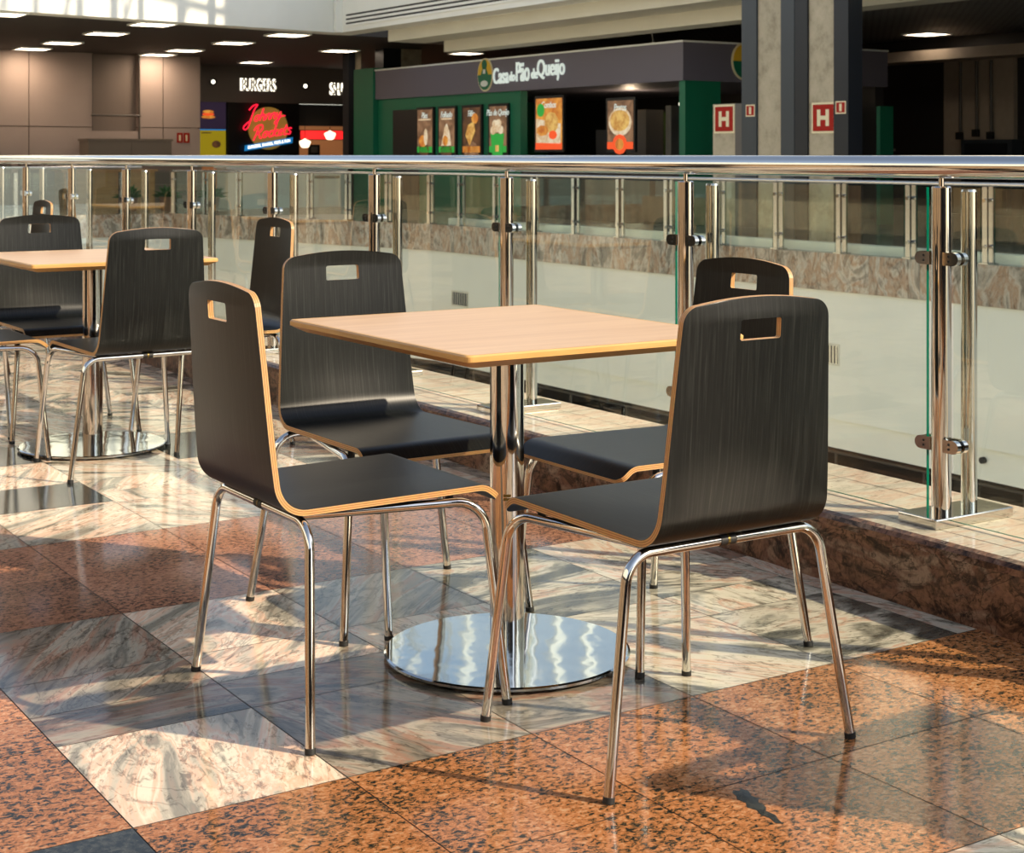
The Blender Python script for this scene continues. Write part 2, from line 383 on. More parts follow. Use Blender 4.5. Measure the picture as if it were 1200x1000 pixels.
# ------------------------------------------------------------------ the floor
def make_floor():
    mb = MB(); rnd = []
    box(mb, -5.5, 3.0, -6, 36.8, -.3, -.0015, 4); rnd += [.5]*6
    xs = [-5.5]+[round(.902+.4*k, 3) for k in range(-15, 6)]+[3.0]
    ybase = [0, .43, .61, .82, 1.22, 1.62, 2.02]
    ys = []
    for k in range(-4, 17): ys += [2.58+2.02*k+y for y in ybase[:-1]]
    for j in range(len(ys)-1):
        if ys[j] < -6 or ys[j+1] > 36.9: continue
        for i in range(len(xs)-1):
            x0, x1, y0, y1 = xs[i], xs[i+1], ys[j], ys[j+1]
            cx, cy = (x0+x1)/2, (y0+y1)/2
            bx = 0.1 < cx < .902 and cy < 2.7
            by = 1.75 < cy < 2.58 or -6.3 < cy < -1.45
            red = 3.79 < cy < 4.60 or 9.8 < cy < 10.6 or 15.8 < cy < 16.7
            m = 0
            if red: m = 2
            if bx or by or cx < .902 and 2.5 < cy < 3.79: m = 1
            if cx < .902 and 2.17 < cy < 2.58: m = 3
            for a0, a1, b0, b1 in ((.9, 1.3, 3.4, 3.8), (.9, 1.3, 2.99, 3.4), (1.3, 1.7, 3.0, 3.2), (1.3, 1.7, 2.58, 3.0), (1.7, 2.1, 2.58, 3.0), (1.7, 2.1, 3.4, 3.8), (.9, 1.3, 4.6, 5.02)):
                if m == 0 and a0 < cx < a1 and b0 < cy < b1: m = 5
            if m == 0 and (cy > 4.6 or cx > 2.1) and random.random() < .14: m = 5
            if m == 0 and cy > 2.6 and random.random() < .05 and cy > 8: m = 3
            g = .0013
            mb.add([(x0+g, y0+g, 0), (x1-g, y0+g, 0), (x1-g, y1-g, 0), (x0+g, y1-g, 0)], [(0, 1, 2, 3)], m, smooth=False)
            rnd.append(random.random())
    for (x0, x1, y0, y1) in ((.904, 1.701, 5.05, 5.41), (1.304, 1.701, 5.83, 6.2), (2.14, 2.5, 5.62, 6.15), (-.3, .9, 2.0, 2.579)):
        if y0 < 2.1: continue
        mb.add([(x0, y0, .0006), (x1, y0, .0006), (x1, y1, .0006), (x0, y1, .0006)], [(0, 1, 2, 3)], 3, smooth=False); rnd.append(.5)
    st = [(1.842, 2.150), (1.851, 2.158), (1.858, 2.150), (1.868, 2.156), (1.871, 2.139), (1.862, 2.124), (1.864, 2.106), (1.853, 2.094), (1.851, 2.072), (1.840, 2.060), (1.842, 2.038), (1.834, 2.022), (1.829, 2.004), (1.819, 2.012), (1.825, 2.034), (1.821, 2.052), (1.828, 2.070), (1.822, 2.088), (1.833, 2.104), (1.830, 2.124), (1.838, 2.134)]
    mb.add([(x, y, .0004) for x, y in st], [tuple(range(len(st)-1, -1, -1))], 3, smooth=False); rnd.append(.1)
    o = struct('floor', mb, ['light_marble', 'orange_granite', 'red_granite', 'black_granite', 'grout', 'dark_marble'])
    a = o.data.attributes.new('tile_rand', 'FLOAT', 'FACE'); a.data.foreach_set('value', rnd)
make_floor()

def rattr(o, seed=0):
    rr = random.Random(seed)
    a = o.data.attributes.new('tile_rand', 'FLOAT', 'FACE'); a.data.foreach_set('value', [rr.random() for _ in o.data.polygons])
# raised curb under the near railing: granite face slabs and marble top slabs
mb = MB()
ys = [-6+1.045*k for k in range(34)]+[29.5]
for y0, y1 in zip(ys, ys[1:]):
    pr = [(2.968, 0), (2.968, .150), (2.972, .165), (2.982, .175), (2.998, .18), (3.46, .18), (3.46, -.4), (2.968, -.4)]
    n = len(pr); g = .001
    v = [(p[0], y0+g, p[1]) for p in pr]+[(p[0], y1-g, p[1]) for p in pr]
    mb.add(v, [(i, n+i, n+(i+1) % n, (i+1) % n) for i in range(n)], [0, 0, 0, 0, 1, 1, 1, 1], smooth=False)
    mb.add(v, [tuple(range(n)), tuple(range(2*n-1, n-1, -1))], 0, smooth=False)
for x in (3.075, 3.33):
    mb.add([(x-.0012, -6, .1804), (x+.0012, -6, .1804), (x+.0012, 29.5, .1804), (x-.0012, 29.5, .1804)], [(0, 1, 2, 3)], 2, smooth=False)
o = struct('trim_1', mb, ['curb_granite', 'curb_top_marble', 'grout']); rattr(o, 3)

# ------------------------------------------------------------------ near railing
RX = 3.15
mb = MB(); tube(mb, [(RX, -5.2, 1.096), (RX, 30.3, 1.096)], .030, 24)
tag(mb.build('handrail', 'chrome'), 'thick polished chrome handrail running the whole length of the near railing', 'handrail')
def make_post():
    t = thing('railing_post', '', 'railing post', (0, 0, .18), 0, 'twin posts of the near railing')
    m = MB(); box(m, -.09, .20, -.065, .065, .0006, .026); b = m.build('base_plate', 'chrome', t)
    bv = b.modifiers.new('b', 'BEVEL'); bv.width = .003; bv.segments = 2
    m = MB(); lathe(m, [(.0255, .026), (.0255, .862), (.022, .866), (0, .866)], n=28); m.build('front_tube', 'chrome', t)
    m = MB(); lathe(m, [(.021, .026), (.021, .850), (.019, .856), (0, .856)], (.118, .012, 0), n=24); m.build('rear_tube', 'chrome', t)
    m = MB(); lathe(m, [(.007, .864), (.007, .892)], n=14); m.build('handrail_pin', 'chrome', t)
    for z in (.68, .20):
        for s in (-1, 1):
            m = MB()
            pts = [(s*.022, z-.017), (s*.055, z-.017)]+[(s*(.055+.018*math.sin(a)), z-.017*math.cos(a)) for a in [PI*k/8 for k in range(1, 8)]]+[(s*.055, z+.017), (s*.022, z+.017)]
            for x0, x1 in ((-.020, -.0062), (.0062, .020)): prism(m, pts, x0, x1, 'x')
            box(m, -.0062, .0062, min(s*.022, s*.029), max(s*.022, s*.029), z-.016, z+.016)
            c = m.build('glass_clamp', 'chrome', t)
            m = MB()
            for q in (-.006, .006):
                tube(m, [(-.0202, s*.042, z+q), (-.0212, s*.042, z+q)], .0032, 10)
            m.build('clamp_screw', 'black_rubber', c)
    return t
post0 = make_post()
def make_pane():
    m = MB(); v = [(x, y, z) for z in (0, .855) for y in (.046, 1.000) for x in (-.005, .005)]
    m.add(v, [(0, 4, 6, 2), (1, 3, 7, 5), (0, 2, 3, 1), (4, 5, 7, 6), (0, 1, 5, 4), (2, 6, 7, 3)], [0, 0, 1, 1, 1, 0], smooth=False)
    return tag(m.build('glass_panel', ['pane_glass', 'glass_edge']), '', 'glass panel', 'glass panes of the near railing')
pane0 = make_pane(); P0 = 2.855; SP = 1.045
firstp = firstg = True
for k in range(-2, 12):
    y = P0+SP*k
    if k >= -1:
        p = post0 if firstp else copy_tree(post0); firstp = False
        p.location = (RX, y, .18)
        p['label'] = ('twin chrome railing post on the curb, %s in the near row from the right' % ORD[k]) if k >= 0 else 'twin chrome railing post on the curb just outside the right edge'
    g = pane0 if firstg else copy_tree(pane0); firstg = False
    g.location = (RX, y, .188)
    g['label'] = ('clear glass railing pane left of the %s twin post from the right' % ORD[k]) if k >= 0 else ('clear glass railing pane right of the nearest twin post' if k == -1 else 'clear glass railing pane farthest right outside the view')

# ------------------------------------------------------------------ chairs
def arc_profile():
    pts = fillet([(0, -.290, .873), (0, -.264, .545), (0, -.252, .432), (0, .207, .438), (0, .243, .411)], [.6, .062, .042], 9)
    # resample by arc length
    cum = [0]
    for a, b in zip(pts, pts[1:]): cum.append(cum[-1]+(b-a).length)
    return pts, cum
def at_len(pts, cum, s):
    s = max(0, min(cum[-1], s))
    for i in range(len(cum)-1):
        if s <= cum[i+1]+1e-9:
            t = (s-cum[i])/max(1e-9, cum[i+1]-cum[i]); return pts[i].lerp(pts[i+1], t)
    return pts[-1].copy()
def make_shell(parent):
    pts, cum = arc_profile(); T = cum[-1]
    def W(s):
        if s < .42: w = .170+(.199-.170)*(s/.42)
        else: w = .199+(.207-.199)*((s-.42)/(T-.42))
        r, e = .036, T-s
        if s < r: w -= r-math.sqrt(max(0, r*r-(r-s)**2))
        r2 = .022
        if e < r2: w -= r2-math.sqrt(max(0, r2*r2-(r2-e)**2))
        return w
    h0, h1, hc = .039, .077, .003
    ss = [0, .0012, .003, .006, .010, .016, .023, .031, h0, h0+hc, (h0+h1)/2, h1-hc, h1, .09, .12, .16, .2, .25, .3, .34]
    s = .36
    while s < .55: ss.append(s); s += .0085
    s = .56
    while s < T-.075: ss.append(s); s += .03
    s = T-.07
    while s < T-.004: ss.append(s); s += .006
    ss += [T-.003, T-.0012, T]
    ub = [0, .1, .19, .258, .275, .38, .5, .64, .77, .87, .94, .98, 1]
    us = [-u for u in reversed(ub[1:])]+ub
    th = .0065; nu, ns = len(us), len(ss)
    def pos(s, u):
        w = W(s); crown = .011*u*u*max(0, 1-s/.11)
        p = at_len(pts, cum, s+crown); q = at_len(pts, cum, s+crown+.002)-at_len(pts, cum, s+crown-.002)
        nrm = Vector((0, -q.z, q.y)).normalized()      # towards the sitter / upwards
        # gentle hollow across the backrest
        bow = .010*(1-u*u)*max(0, min(1, (.40-s)/.1))*min(1, s/.05+.3)
        return Vector((u*w, p.y, p.z))-nrm*bow, nrm, (u*w, s+crown)
    G = [[pos(s, u) for u in us] for s in ss]
    iu0, iu1 = us.index(-.275), us.index(.275); jh0, jh1 = ss.index(h0), ss.index(h1)
    faces = []
    for j in range(ns-1):
        for i in range(nu-1):
            q = [(j, i), (j, i+1), (j+1, i+1), (j+1, i)]
            if jh0 <= j < jh1 and iu0 <= i < iu1:
                cj, ci = j in (jh0, jh1-1), i in (iu0, iu1-1)
                if cj and ci:
                    keep = {(jh0, iu0): 0, (jh0, iu1-1): 1, (jh1-1, iu1-1): 2, (jh1-1, iu0): 3}[(j, i)]
                    faces.append([q[(keep-1) % 4], q[keep], q[(keep+1) % 4]])
                continue
            faces.append(q)
    mb = MB(); idx = {}
    def vid(side, key):
        if (side, key) not in idx:
            p, n, _ = G[key[0]][key[1]]; idx[(side, key)] = len(mb.v); mb.v.append(tuple(p+n*(th*side)))
        return idx[(side, key)]
    edges = {}
    for fc in faces:
        for a, b in zip(fc, fc[1:]+fc[:1]):
            if (b, a) in edges: del edges[(b, a)]
            else: edges[(a, b)] = 1
        uv = [G[j][i][2] for j, i in fc]
        for side in (1, -1):
            k = [vid(side, q) for q in fc]
            # grid runs +x then down the back: front face normal comes out with reversed order
            fl = k if side == -1 else k[::-1]; uu = uv if side == -1 else uv[::-1]
            mb.f.append(fl); mb.m.append(0); mb.uv.append(uu); mb.sm.append(True)
    ln = 0
    for (a, b) in edges:
        pa, na, _ = G[a[0]][a[1]]; pb, nb, _ = G[b[0]][b[1]]; d = (pb-pa).length
        v = [pa-na*th, pa+na*th, pb+nb*th, pb-nb*th]
        mb.add(v, [(0, 1, 2, 3)], 1, [[(ln, 0), (ln, 1), (ln+d, 1), (ln+d, 0)]], smooth=False); ln += d
    o = mb.build('seat_shell', ['black_laminate', 'plywood_edge'], parent)
    return o
def make_chair():
    t = thing('stacking_chair', '', 'chair', (0, 0, 0), 0, 'black bentwood cafe chairs')
    make_shell(t)
    R = .0098; ZB = .4160
    def leg(path, name='leg'):
        m = MB(); tube(m, path, R, 16, caps=False); o = m.build(name, 'chrome', t); return o
    def cap(p, q, par):
        p, q = Vector(p), Vector(q); d = (q-p).normalized()
        m = MB(); tube(m, [p, p+d*.011], .0108, 14); m.build('foot_cap', 'black_rubber', par)
    ends = []
    for s in (-1, 1):
        foot, cor, mid = Vector((s*.289, -.232, .0005)), Vector((s*.226, -.204, ZB)), Vector((0, -.204, ZB))
        p = fillet([foot, cor, mid], .058, 9); o = leg(p[:-1]); cap(foot, cor, o); ends.append(p[-2])
        foot, cor, back = Vector((s*.256, .228, .0005)), Vector((s*.221, .192, ZB)), Vector((s*.142, -.1985, ZB))
        p = fillet([foot, cor, back], .066, 9); o = leg(p[:-1]); cap(foot, cor, o)
        m = MB(); tube(m, [p[-2], back], R, 16, caps=False); m.build('side_rail', 'chrome', t)
        for yy in (-.02, .13):
            f = (p[-2].y-yy)/(p[-2].y-back.y) if yy < p[-2].y else 0
            x = p[-2].x+(back.x-p[-2].x)*f-s*.022
            m = MB(); tube(m, [(x, yy, .402), (x, yy, .4300)], .0085, 12); m.build('bumper', 'black_rubber', t)
    m = MB(); tube(m, ends, R, 16, caps=False); m.build('crossbar', 'chrome', t)
    m = MB(); tube(m, [(-.018, -.204, ZB), (.018, -.204, ZB)], .0108, 14); sl = m.build('joint_sleeve', 'black_rubber', t)
    m = MB(); tube(m, [(-.0025, -.204, ZB), (.0025, -.204, ZB)], .0112, 14); m.build('sleeve_mark', 'brass_dark', sl)
    return t
chair0 = make_chair(); first = [True]
def put_chair(x, y, deg, label):
    c = chair0 if first[0] else copy_tree(chair0); first[0] = False
    c.location = (x, y, 0); c.rotation_euler = (0, 0, math.radians(deg)); c['label'] = label
    return c
put_chair(1.525, 3.005, -90, 'black chair left of the near table, its plywood edge and side turned to view')
put_chair(1.900, 3.505, 180, 'black chair behind the near table, seat and front of backrest facing the viewer')
put_chair(1.920, 2.463, 0, 'black chair in front of the near table at right, showing its back')
put_chair(2.310, 2.990, 90, 'black chair between the near table and the railing, half hidden by the front one')
put_chair(1.950, 5.650, 2, 'black chair at the second table, grained back towards the viewer, fully in view')
put_chair(1.500, 6.110, -90, 'black chair cut by the left edge, only its seat and front legs in view')
put_chair(1.960, 6.490, 180, 'black chair behind the second table at the left edge, front of backrest in view')
put_chair(2.390, 5.955, 90, 'black chair between the second table and the railing, narrow side view of its back')
put_chair(2.330, 8.980, 90, 'black chair of the third table, small lit edge visible at far left')
put_chair(1.940, 8.480, 0, 'black chair in front of the third table, outside the left edge')
put_chair(1.960, 9.520, 180, 'black chair behind the third table, outside the left edge')
put_chair(2.720, 1.500, 4, 'black chair added outside the right edge to shade the floor by the curb')  # extra chair out of view, added for its shadow on the orange granite
put_chair(2.330, 12.0, 90, 'black chair by the railing at the fourth table, outside the left edge')
put_chair(1.950, 11.5, 0, 'black chair in front of the fourth table, outside the left edge')
put_chair(1.950, 12.53, 180, 'black chair behind the fourth table, outside the left edge')

# ------------------------------------------------------------------ tables
def make_table():
    t = thing('cafe_table', '', 'table', (0, 0, 0), 0, 'square cafe tables on chrome pedestals')
    hx, hy, r = .350, .408, .012
    def ring(ox, z):
        out = []
        for cx, cy, a0 in ((hx-r, hy-r, 0), (-hx+r, hy-r, PI/2), (-hx+r, -hy+r, PI), (hx-r, -hy+r, 1.5*PI)):
            for k in range(5):
                a = a0+PI/2*k/4; out.append(((cx-math.copysign(ox, cx)+r*math.cos(a)), (cy-math.copysign(ox, cy)+r*math.sin(a)), z))
        return out
    m = MB(); R = [ring(0.012, .7402), ring(.003, .7402), ring(0, .737), ring(0, .727), ring(.028, .712)]; n = 20
    for a, b, mt in ((R[0], R[1], 1), (R[1], R[2], 1), (R[2], R[3], 1), (R[3], R[4], 1)):
        m.add(a+b, [(k, n+k, n+(k+1) % n, (k+1) % n) for k in range(n)], mt, smooth=False)
    m.add(R[0], [tuple(range(n))], 0, smooth=False); m.add(R[4], [tuple(range(n-1, -1, -1))], 1, smooth=False)
    m.build('tabletop', ['table_laminate', 'table_edge_wood'], t)
    m = MB(); lathe(m, [(0, .702), (.11, .702), (.11, .712), (0, .712)], n=32); m.build('mounting_plate', 'black_rubber', t)
    m = MB(); lathe(m, [(.0385, .016), (.0385, .702)], n=40); c = m.build('column', 'chrome', t)
    m = MB()
    a = math.radians(-122)
    for dz in (-.005, .003):
        q = [(.0388*math.cos(a+b), .0388*math.sin(a+b)) for b in [(-.22+.055*k) for k in range(9)]]
        m.add([(x, y, .36+dz) for x, y in q]+[(x, y, .366+dz) for x, y in q], [(k, k+1, 10+k, 9+k) for k in range(8)], 0)
    m.build('tag', 'brass_dark', c)
    m = MB(); lathe(m, [(0, .006), (.272, .006), (.277, .009), (.277, .014), (.272, .0165), (.05, .0175), (0, .0175)], n=96); b = m.build('base_plate', 'wavy_chrome', t)
    for k in range(5):
        a = .5+2*PI*k/5; m = MB(); lathe(m, [(.012, .0004), (.012, .006)], (.245*math.cos(a), .245*math.sin(a), 0), n=12); m.build('glide', 'foot_white', b)
    return t
t0 = make_table(); t0.location = (1.925, 3.02, 0); t0['label'] = 'near beech table on a chrome column in the middle of the four front chairs'
for x, y, lab in ((1.945, 6.02, 'second beech table at the left, behind the chair with the grained back'), (1.945, 9.0, 'third beech table, outside the left edge beyond the second'), (1.945, 12.0, 'fourth beech table, farthest down the near railing')):
    c = copy_tree(t0); c.location = (x, y, 0); c['label'] = lab

# ------------------------------------------------------------------ the void and the far deck
def poly_floor(name, pts, z0, z1, mat):
    m = MB(); prism(m, pts, z0, z1, 'z'); return struct(name, m, mat)
EDGE = [(12.95, -19), (12.95, 22.6), (11.1, 29.5), (3.0, 29.5)]
poly_floor('floor_far', [(12.95, -19), (26, -19), (26, 41), (3.0, 41), (3.0, 29.5), (11.1, 29.5), (12.95, 22.6)], -.30, -.004, 'deck_floor')
for i, (a, b) in enumerate(zip(EDGE, EDGE[1:])):
    A, B = Vector((*a, 0)), Vector((*b, 0)); d = (B-A).normalized(); nrm = Vector((-d.y, d.x, 0))  # towards the void
    if nrm.dot(Vector((8, 10, 0))-A) < 0: nrm = -nrm
    Ln = (B-A).length
    def strip(off0, off1, z0, z1, name, mat, seg=1):
        m = MB()
        for k in range(seg):
            p, q = A+d*(Ln*k/seg+.0015), A+d*(Ln*(k+1)/seg-.0015)
            prism(m, [(p-nrm*-off0)[:2], (q-nrm*-off0)[:2], (q-nrm*-off1)[:2], (p-nrm*-off1)[:2]], z0, z1)
        o = struct(name, m, mat); rattr(o, i); return o
    strip(-.35, .03, -.43, .0, 'trim_%d' % (2+i), 'band_marble', max(1, int(Ln/.75)))
    strip(-.30, .0, -1.9, -.43, 'wall_void_%s' % ('far', 'corner', 'end')[i], 'white_paint')
    strip(-.30, -.05, -2.24, -1.9, 'wall_void_%s_lower' % ('far', 'corner', 'end')[i], 'white_paint')
m = MB(); box(m, 3.0, 22, -19, 41, -5.2, -5.0); struct('floor_lower', m, 'lower_floor')
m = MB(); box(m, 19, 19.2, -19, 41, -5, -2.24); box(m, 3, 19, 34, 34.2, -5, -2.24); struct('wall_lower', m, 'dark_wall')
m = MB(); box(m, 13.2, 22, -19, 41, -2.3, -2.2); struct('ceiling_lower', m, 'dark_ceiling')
m = MB(); box(m, 3.0, 3.25, -6, 34, -5, -.4); struct('wall_void_near', m, 'white_paint')
# lower storey balustrade in the dark gap
t = thing('lower_balustrade', 'dim thin railing in the dark gap under the white wall', 'railing', (14.6, 15, -3.6))
m = MB(); tube(m, [(0, -9, .9), (0, 9, .9)], .025, 10); m.build('top_rail', 'pipe_grey', t)
for k in range(13):
    m = MB(); tube(m, [(0, -9+1.5*k, -1.4), (0, -9+1.5*k, .9)], .02, 8); m.build('baluster', 'pipe_grey', t)
# vent grilles and a small knob on the white wall
def vent(y, w, label):
    t = thing('vent_grille', label, 'vent', (12.95, y, -1.16), 0, 'grilles in the white void wall')
    m = MB()
    for q in ((-.012, 0, -w/2-.02, w/2+.02, .10, .125), (-.012, 0, -w/2-.02, w/2+.02, -.125, -.10), (-.012, 0, -w/2-.02, -w/2, -.10, .10), (-.012, 0, w/2, w/2+.02, -.10, .10)): box(m, *q)
    m.build('frame', 'cream_paint', t)
    m = MB(); box(m, -.004, 0, -w/2, w/2, -.1, .1); m.build('backing', 'steel_blue', t)
    for k in range(7):
        m = MB(); yk = -w/2+w*(k+.5)/7; box(m, -.01, -.004, yk-.012, yk+.012, -.1, .1); m.build('slat', 'brushed_steel', t)
vent(21.7, .48, 'small grey vent grille on the white wall, left of the table post')
vent(13.45, .36, 'small grey vent grille on the white wall, right of the front chair')
m = MB(); tube(m, [(12.995, 11.2, -2.03), (12.95, 11.2, -2.03)], .035, 14)
tag(m.build('wall_nozzle', 'black_rubber'), 'small dark round nozzle low on the white wall at right', 'nozzle')

# far railing
def far_post_proto():
    t = thing('railing_post', '', 'railing post', (0, 0, 0), 0, 'slim posts of the far railing')
    for q, nm in ((-.035, 'front_bar'), (.06, 'rear_bar')):
        m = MB(); box(m, q-.012, q+.012, -.032, .032, .0, .80); m.build(nm, 'brushed_steel', t)
    m = MB(); box(m, -.07, .10, -.06, .06, -.003, .015); m.build('base_plate', 'brushed_steel', t)
    for z in (.18, .66):
        m = MB(); tube(m, [(-.06, 0, z), (.08, 0, z)], .022, 10); m.build('glass_clamp', 'chrome', t)
    return t
fp0 = far_post_proto(); fpf = True; cnt = 0; gp0 = None
path = []
for k in range(18): path.append((12.99, 5.85+1.06*k-1.06, 0))
path = [p for p in path if p[1] < 22.5]
A, B = Vector((12.97, 22.7, 0)), Vector((11.15, 29.55, 0)); dd = (B-A); nn = 7; ang = math.atan2(-dd.x, dd.y)
for k in range(nn): q = A+dd*(k/nn); path.append((q.x, q.y, ang))
path.append((11.15, 29.55, PI/4))
for k in range(8): path.append((10.1-1.0*k, 29.55, PI/2))
def far_pane(p, q, label):
    v0, v1 = Vector((p[0], p[1], 0)), Vector((q[0], q[1], 0)); d = (v1-v0).normalized(); n = Vector((-d.y, d.x, 0))*.004
    a, b = v0+d*.09, v1-d*.09; m = MB()
    v = [(*(w+s)[:2], z) for z in (.0, .79) for w in (a, b) for s in (-n, n)]
    m.add(v, [(0, 4, 6, 2), (1, 3, 7, 5), (0, 2, 3, 1), (4, 5, 7, 6), (0, 1, 5, 4), (2, 6, 7, 3)], [0, 0, 1, 1, 1, 1], smooth=False)
    tag(m.build('glass_panel', ['pane_glass', 'glass_edge']), label, 'glass panel', 'glass panes of the far railing')
for i, (x, y, a) in enumerate(path):
    p = fp0 if i == 0 else copy_tree(fp0)
    p.location = (x, y, 0); p.rotation_euler = (0, 0, a)
    w = ORD[i] if i < 25 else 'last but %d' % (len(path)-i-1)
    p['label'] = 'slim steel post of the far railing across the void, %s from the right' % w
    if i+1 < len(path): far_pane(path[i], path[i+1], 'glass pane of the far railing, left of its %s post from the right' % w)
m = MB(); tube(m, [(12.99, 1, .825), (12.99, 22.6, .825), (11.15, 29.55, .825)], .023, 14)
tag(m.build('handrail', 'brushed_steel'), 'slim steel handrail across the void on the far railing', 'handrail')
m = MB(); tube(m, [(10.5, 29.55, .90), (3.2, 29.55, .90)], .030, 14)
tag(m.build('handrail', 'brushed_steel'), 'slim steel handrail closing the end of the void at left', 'handrail')

# ------------------------------------------------------------------ upper fascias, soffits and ceilings
m = MB(); prism(m, [(-6, 24.1), (14.0, 28.1), (14.0, 28.6), (-6, 24.6)], 3.53, 5.6); struct('wall_fascia_end', m, 'white_paint')
m = MB(); box(m, 13.86, 13.999, 27.95, 28.06, 3.53, 5.6); struct('trim_9', m, 'white_paint')
m = MB(); box(m, 14.0, 14.5, -19, 28.6, 3.53, 4.6); struct('wall_fascia_far', m, 'white_paint')
m = MB(); box(m, 14.501, 15.3, -19, 27.0, 3.31, 3.53); struct('trim_5', m, 'cream_paint')
m = MB(); box(m, 15.301, 15.8, -19, 26.25, 3.10, 3.53); struct('trim_6', m, 'cream_paint')
m = MB(); prism(m, [(-6, 24.6), (14.0, 28.6), (26, 28.9), (26, 41), (-6, 41)], 3.53, 3.7); struct('ceiling_end', m, 'dark_ceiling')
m = MB(); box(m, 15.8, 26, -19, 28.9, 3.45, 3.6); struct('ceiling_far', m, 'lattice_ceiling')
# air slots in the far fascia
t = thing('air_grille', 'long slotted air grille in the white upper fascia at top', 'air grille', (14.0, 22.6, 3.77))
m = MB(); box(m, -.003, 0, -5.2, 5.2, -.13, .13); m.build('backing', 'dark_wall', t)
for k in range(4):
    m = MB(); z = -.12+.08*k; box(m, -.02, -.003, -5.2, 5.2, z-.022, z+.022); m.build('slat', 'white_paint', t)

# left end: beige panelled wall with recess
m = MB()
xs = [3, 6.0, 9.0, 10.4, 11.9]
for x0, x1 in zip(xs, xs[1:]):
    box(m, x0+.01, x1-.01, 36.8, 37.0, 1.80, 3.53); box(m, x0+.01, x1-.01, 36.8, 37.0, 0, 1.78)
for x0, x1 in ((13.0, 13.62), (13.62, 14.57)):
    box(m, x0+.01, x1-.01, 36.8, 37.0, 1.80, 3.53); box(m, x0+.01, x1-.01, 36.8, 37.0, 0, 1.78)
box(m, 11.89, 13.01, 36.8, 37.0, 0, 1.70)
box(m, 14.4, 14.58, 37.0, 40, 0, 3.53)
struct('wall_end', m, 'beige_panel')
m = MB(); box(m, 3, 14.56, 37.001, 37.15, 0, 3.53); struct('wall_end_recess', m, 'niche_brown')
m = MB(); tube(m, [(11.85, 36.77, 2.07), (13.05, 36.77, 2.07)], .025, 8); tube(m, [(11.88, 36.77, 3.5), (11.88, 36.77, 1.7)], .012, 8)
tube(m, [(13.02, 36.77, 3.5), (13.02, 36.77, 1.2)], .02, 8)
tag(m.build('pipe_frame', 'pipe_grey'), 'thin dark pipes around the brown recess in the beige wall', 'pipe')
t = thing('service_cabinet', 'low brown cabinet standing against the beige end wall', 'cabinet', (12.55, 36.35, 0))
m = MB(); box(m, -1.0, 1.0, -.3, .36, 0, 1.46); m.build('body', 'box_brown', t)
m = MB(); box(m, -1.03, 1.03, -.33, .38, 1.46, 1.51); m.build('top', 'box_brown', t)
m = MB(); box(m, -.98, -.02, -.315, -.3, .05, 1.42); m.build('door', 'box_brown', t); m = MB(); box(m, .02, .98, -.315, -.3, .05, 1.42); m.build('door', 'box_brown', t)
def framed_sign(name, label, w, h, mx, cat='sign'):
    t = thing(name, label, cat); t.matrix_basis = mx; return t
t = framed_sign('extinguisher_sign', 'tiny double red sign on the beige wall beside the burger shop', .3, .24, face_y(14.12, 1.55, 36.79))
for s in (-.085, .085):
    m = MB(); box(m, s-.075, s+.075, -.12, .12, 0, .008); pl = m.build('plate', 'sign_red', t)
    m = MB(); box(m, s-.025, s+.025, -.08, .07, .008, .012); m.build('symbol', 'sign_cream', pl)

# burger shop beyond the end wall
m = MB(); box(m, 14.5, 24, 40, 40.3, 2.55, 3.53); struct('wall_shop_band', m, 'shop_band')
m = MB(); box(m, 16.62, 18.72, 40.02, 40.3, 0, 2.55); struct('wall_shop_front', m, 'black_panel')
m = MB(); box(m, 14.5, 26, 40.85, 41, 0, 2.55); struct('wall_shop_back', m, 'warm_back')
m = MB(); box(m, 18.72, 22, 40.6, 40.84, 1.95, 2.55); struct('trim_7', m, 'kiosk_dark')
t = framed_sign('shop_lettering', 'white halo-lit letters spelling BURGERS on the grey band', 1, 1, face_y(17.5, 3.02, 40.0), 'sign')
textmesh('letter_glow', 'BURGERS', .46, 'sign_glow', Matrix.Translation((-.02, 0, .006)), t, .006, 0, .55, bold=.010)
textmesh('letters', 'BURGERS', .46, 'niche_brown', Matrix.Translation((.02, -.005, .045)), t, .02, 0, .55, bold=-.006)
t = framed_sign('shop_lettering', 'white halo-lit letters spelling SHAKES, cut off by the dark pillar', 1, 1, face_y(19.66, 2.96, 40.0), 'sign')
textmesh('letter_glow', 'SHAKES', .46, 'sign_glow', Matrix.Translation((-.03, 0, .006)), t, .006, 0, .55, 'LEFT', .010)
textmesh('letters', 'SHAKES', .46, 'shop_band', Matrix.Translation((.015, -.005, .045)), t, .02, 0, .55, 'LEFT', -.006)
for x, z, lab in ((16.17, 3.08, 'small round wall spot left of the BURGERS letters'), (18.86, 3.03, 'small round wall spot right of the BURGERS letters')):
    t = framed_sign('wall_spot', lab, 1, 1, face_y(x, z, 39.99), 'spotlight')
    m = MB(); tube(m, [(0, 0, .0), (0, 0, .12)], .085, 16); m.build('housing', 'black_panel', t)
    m = MB(); tube(m, [(-.03, 0, .12), (-.03, 0, .135)], .055, 14); m.build('lens', 'sign_glow', t)
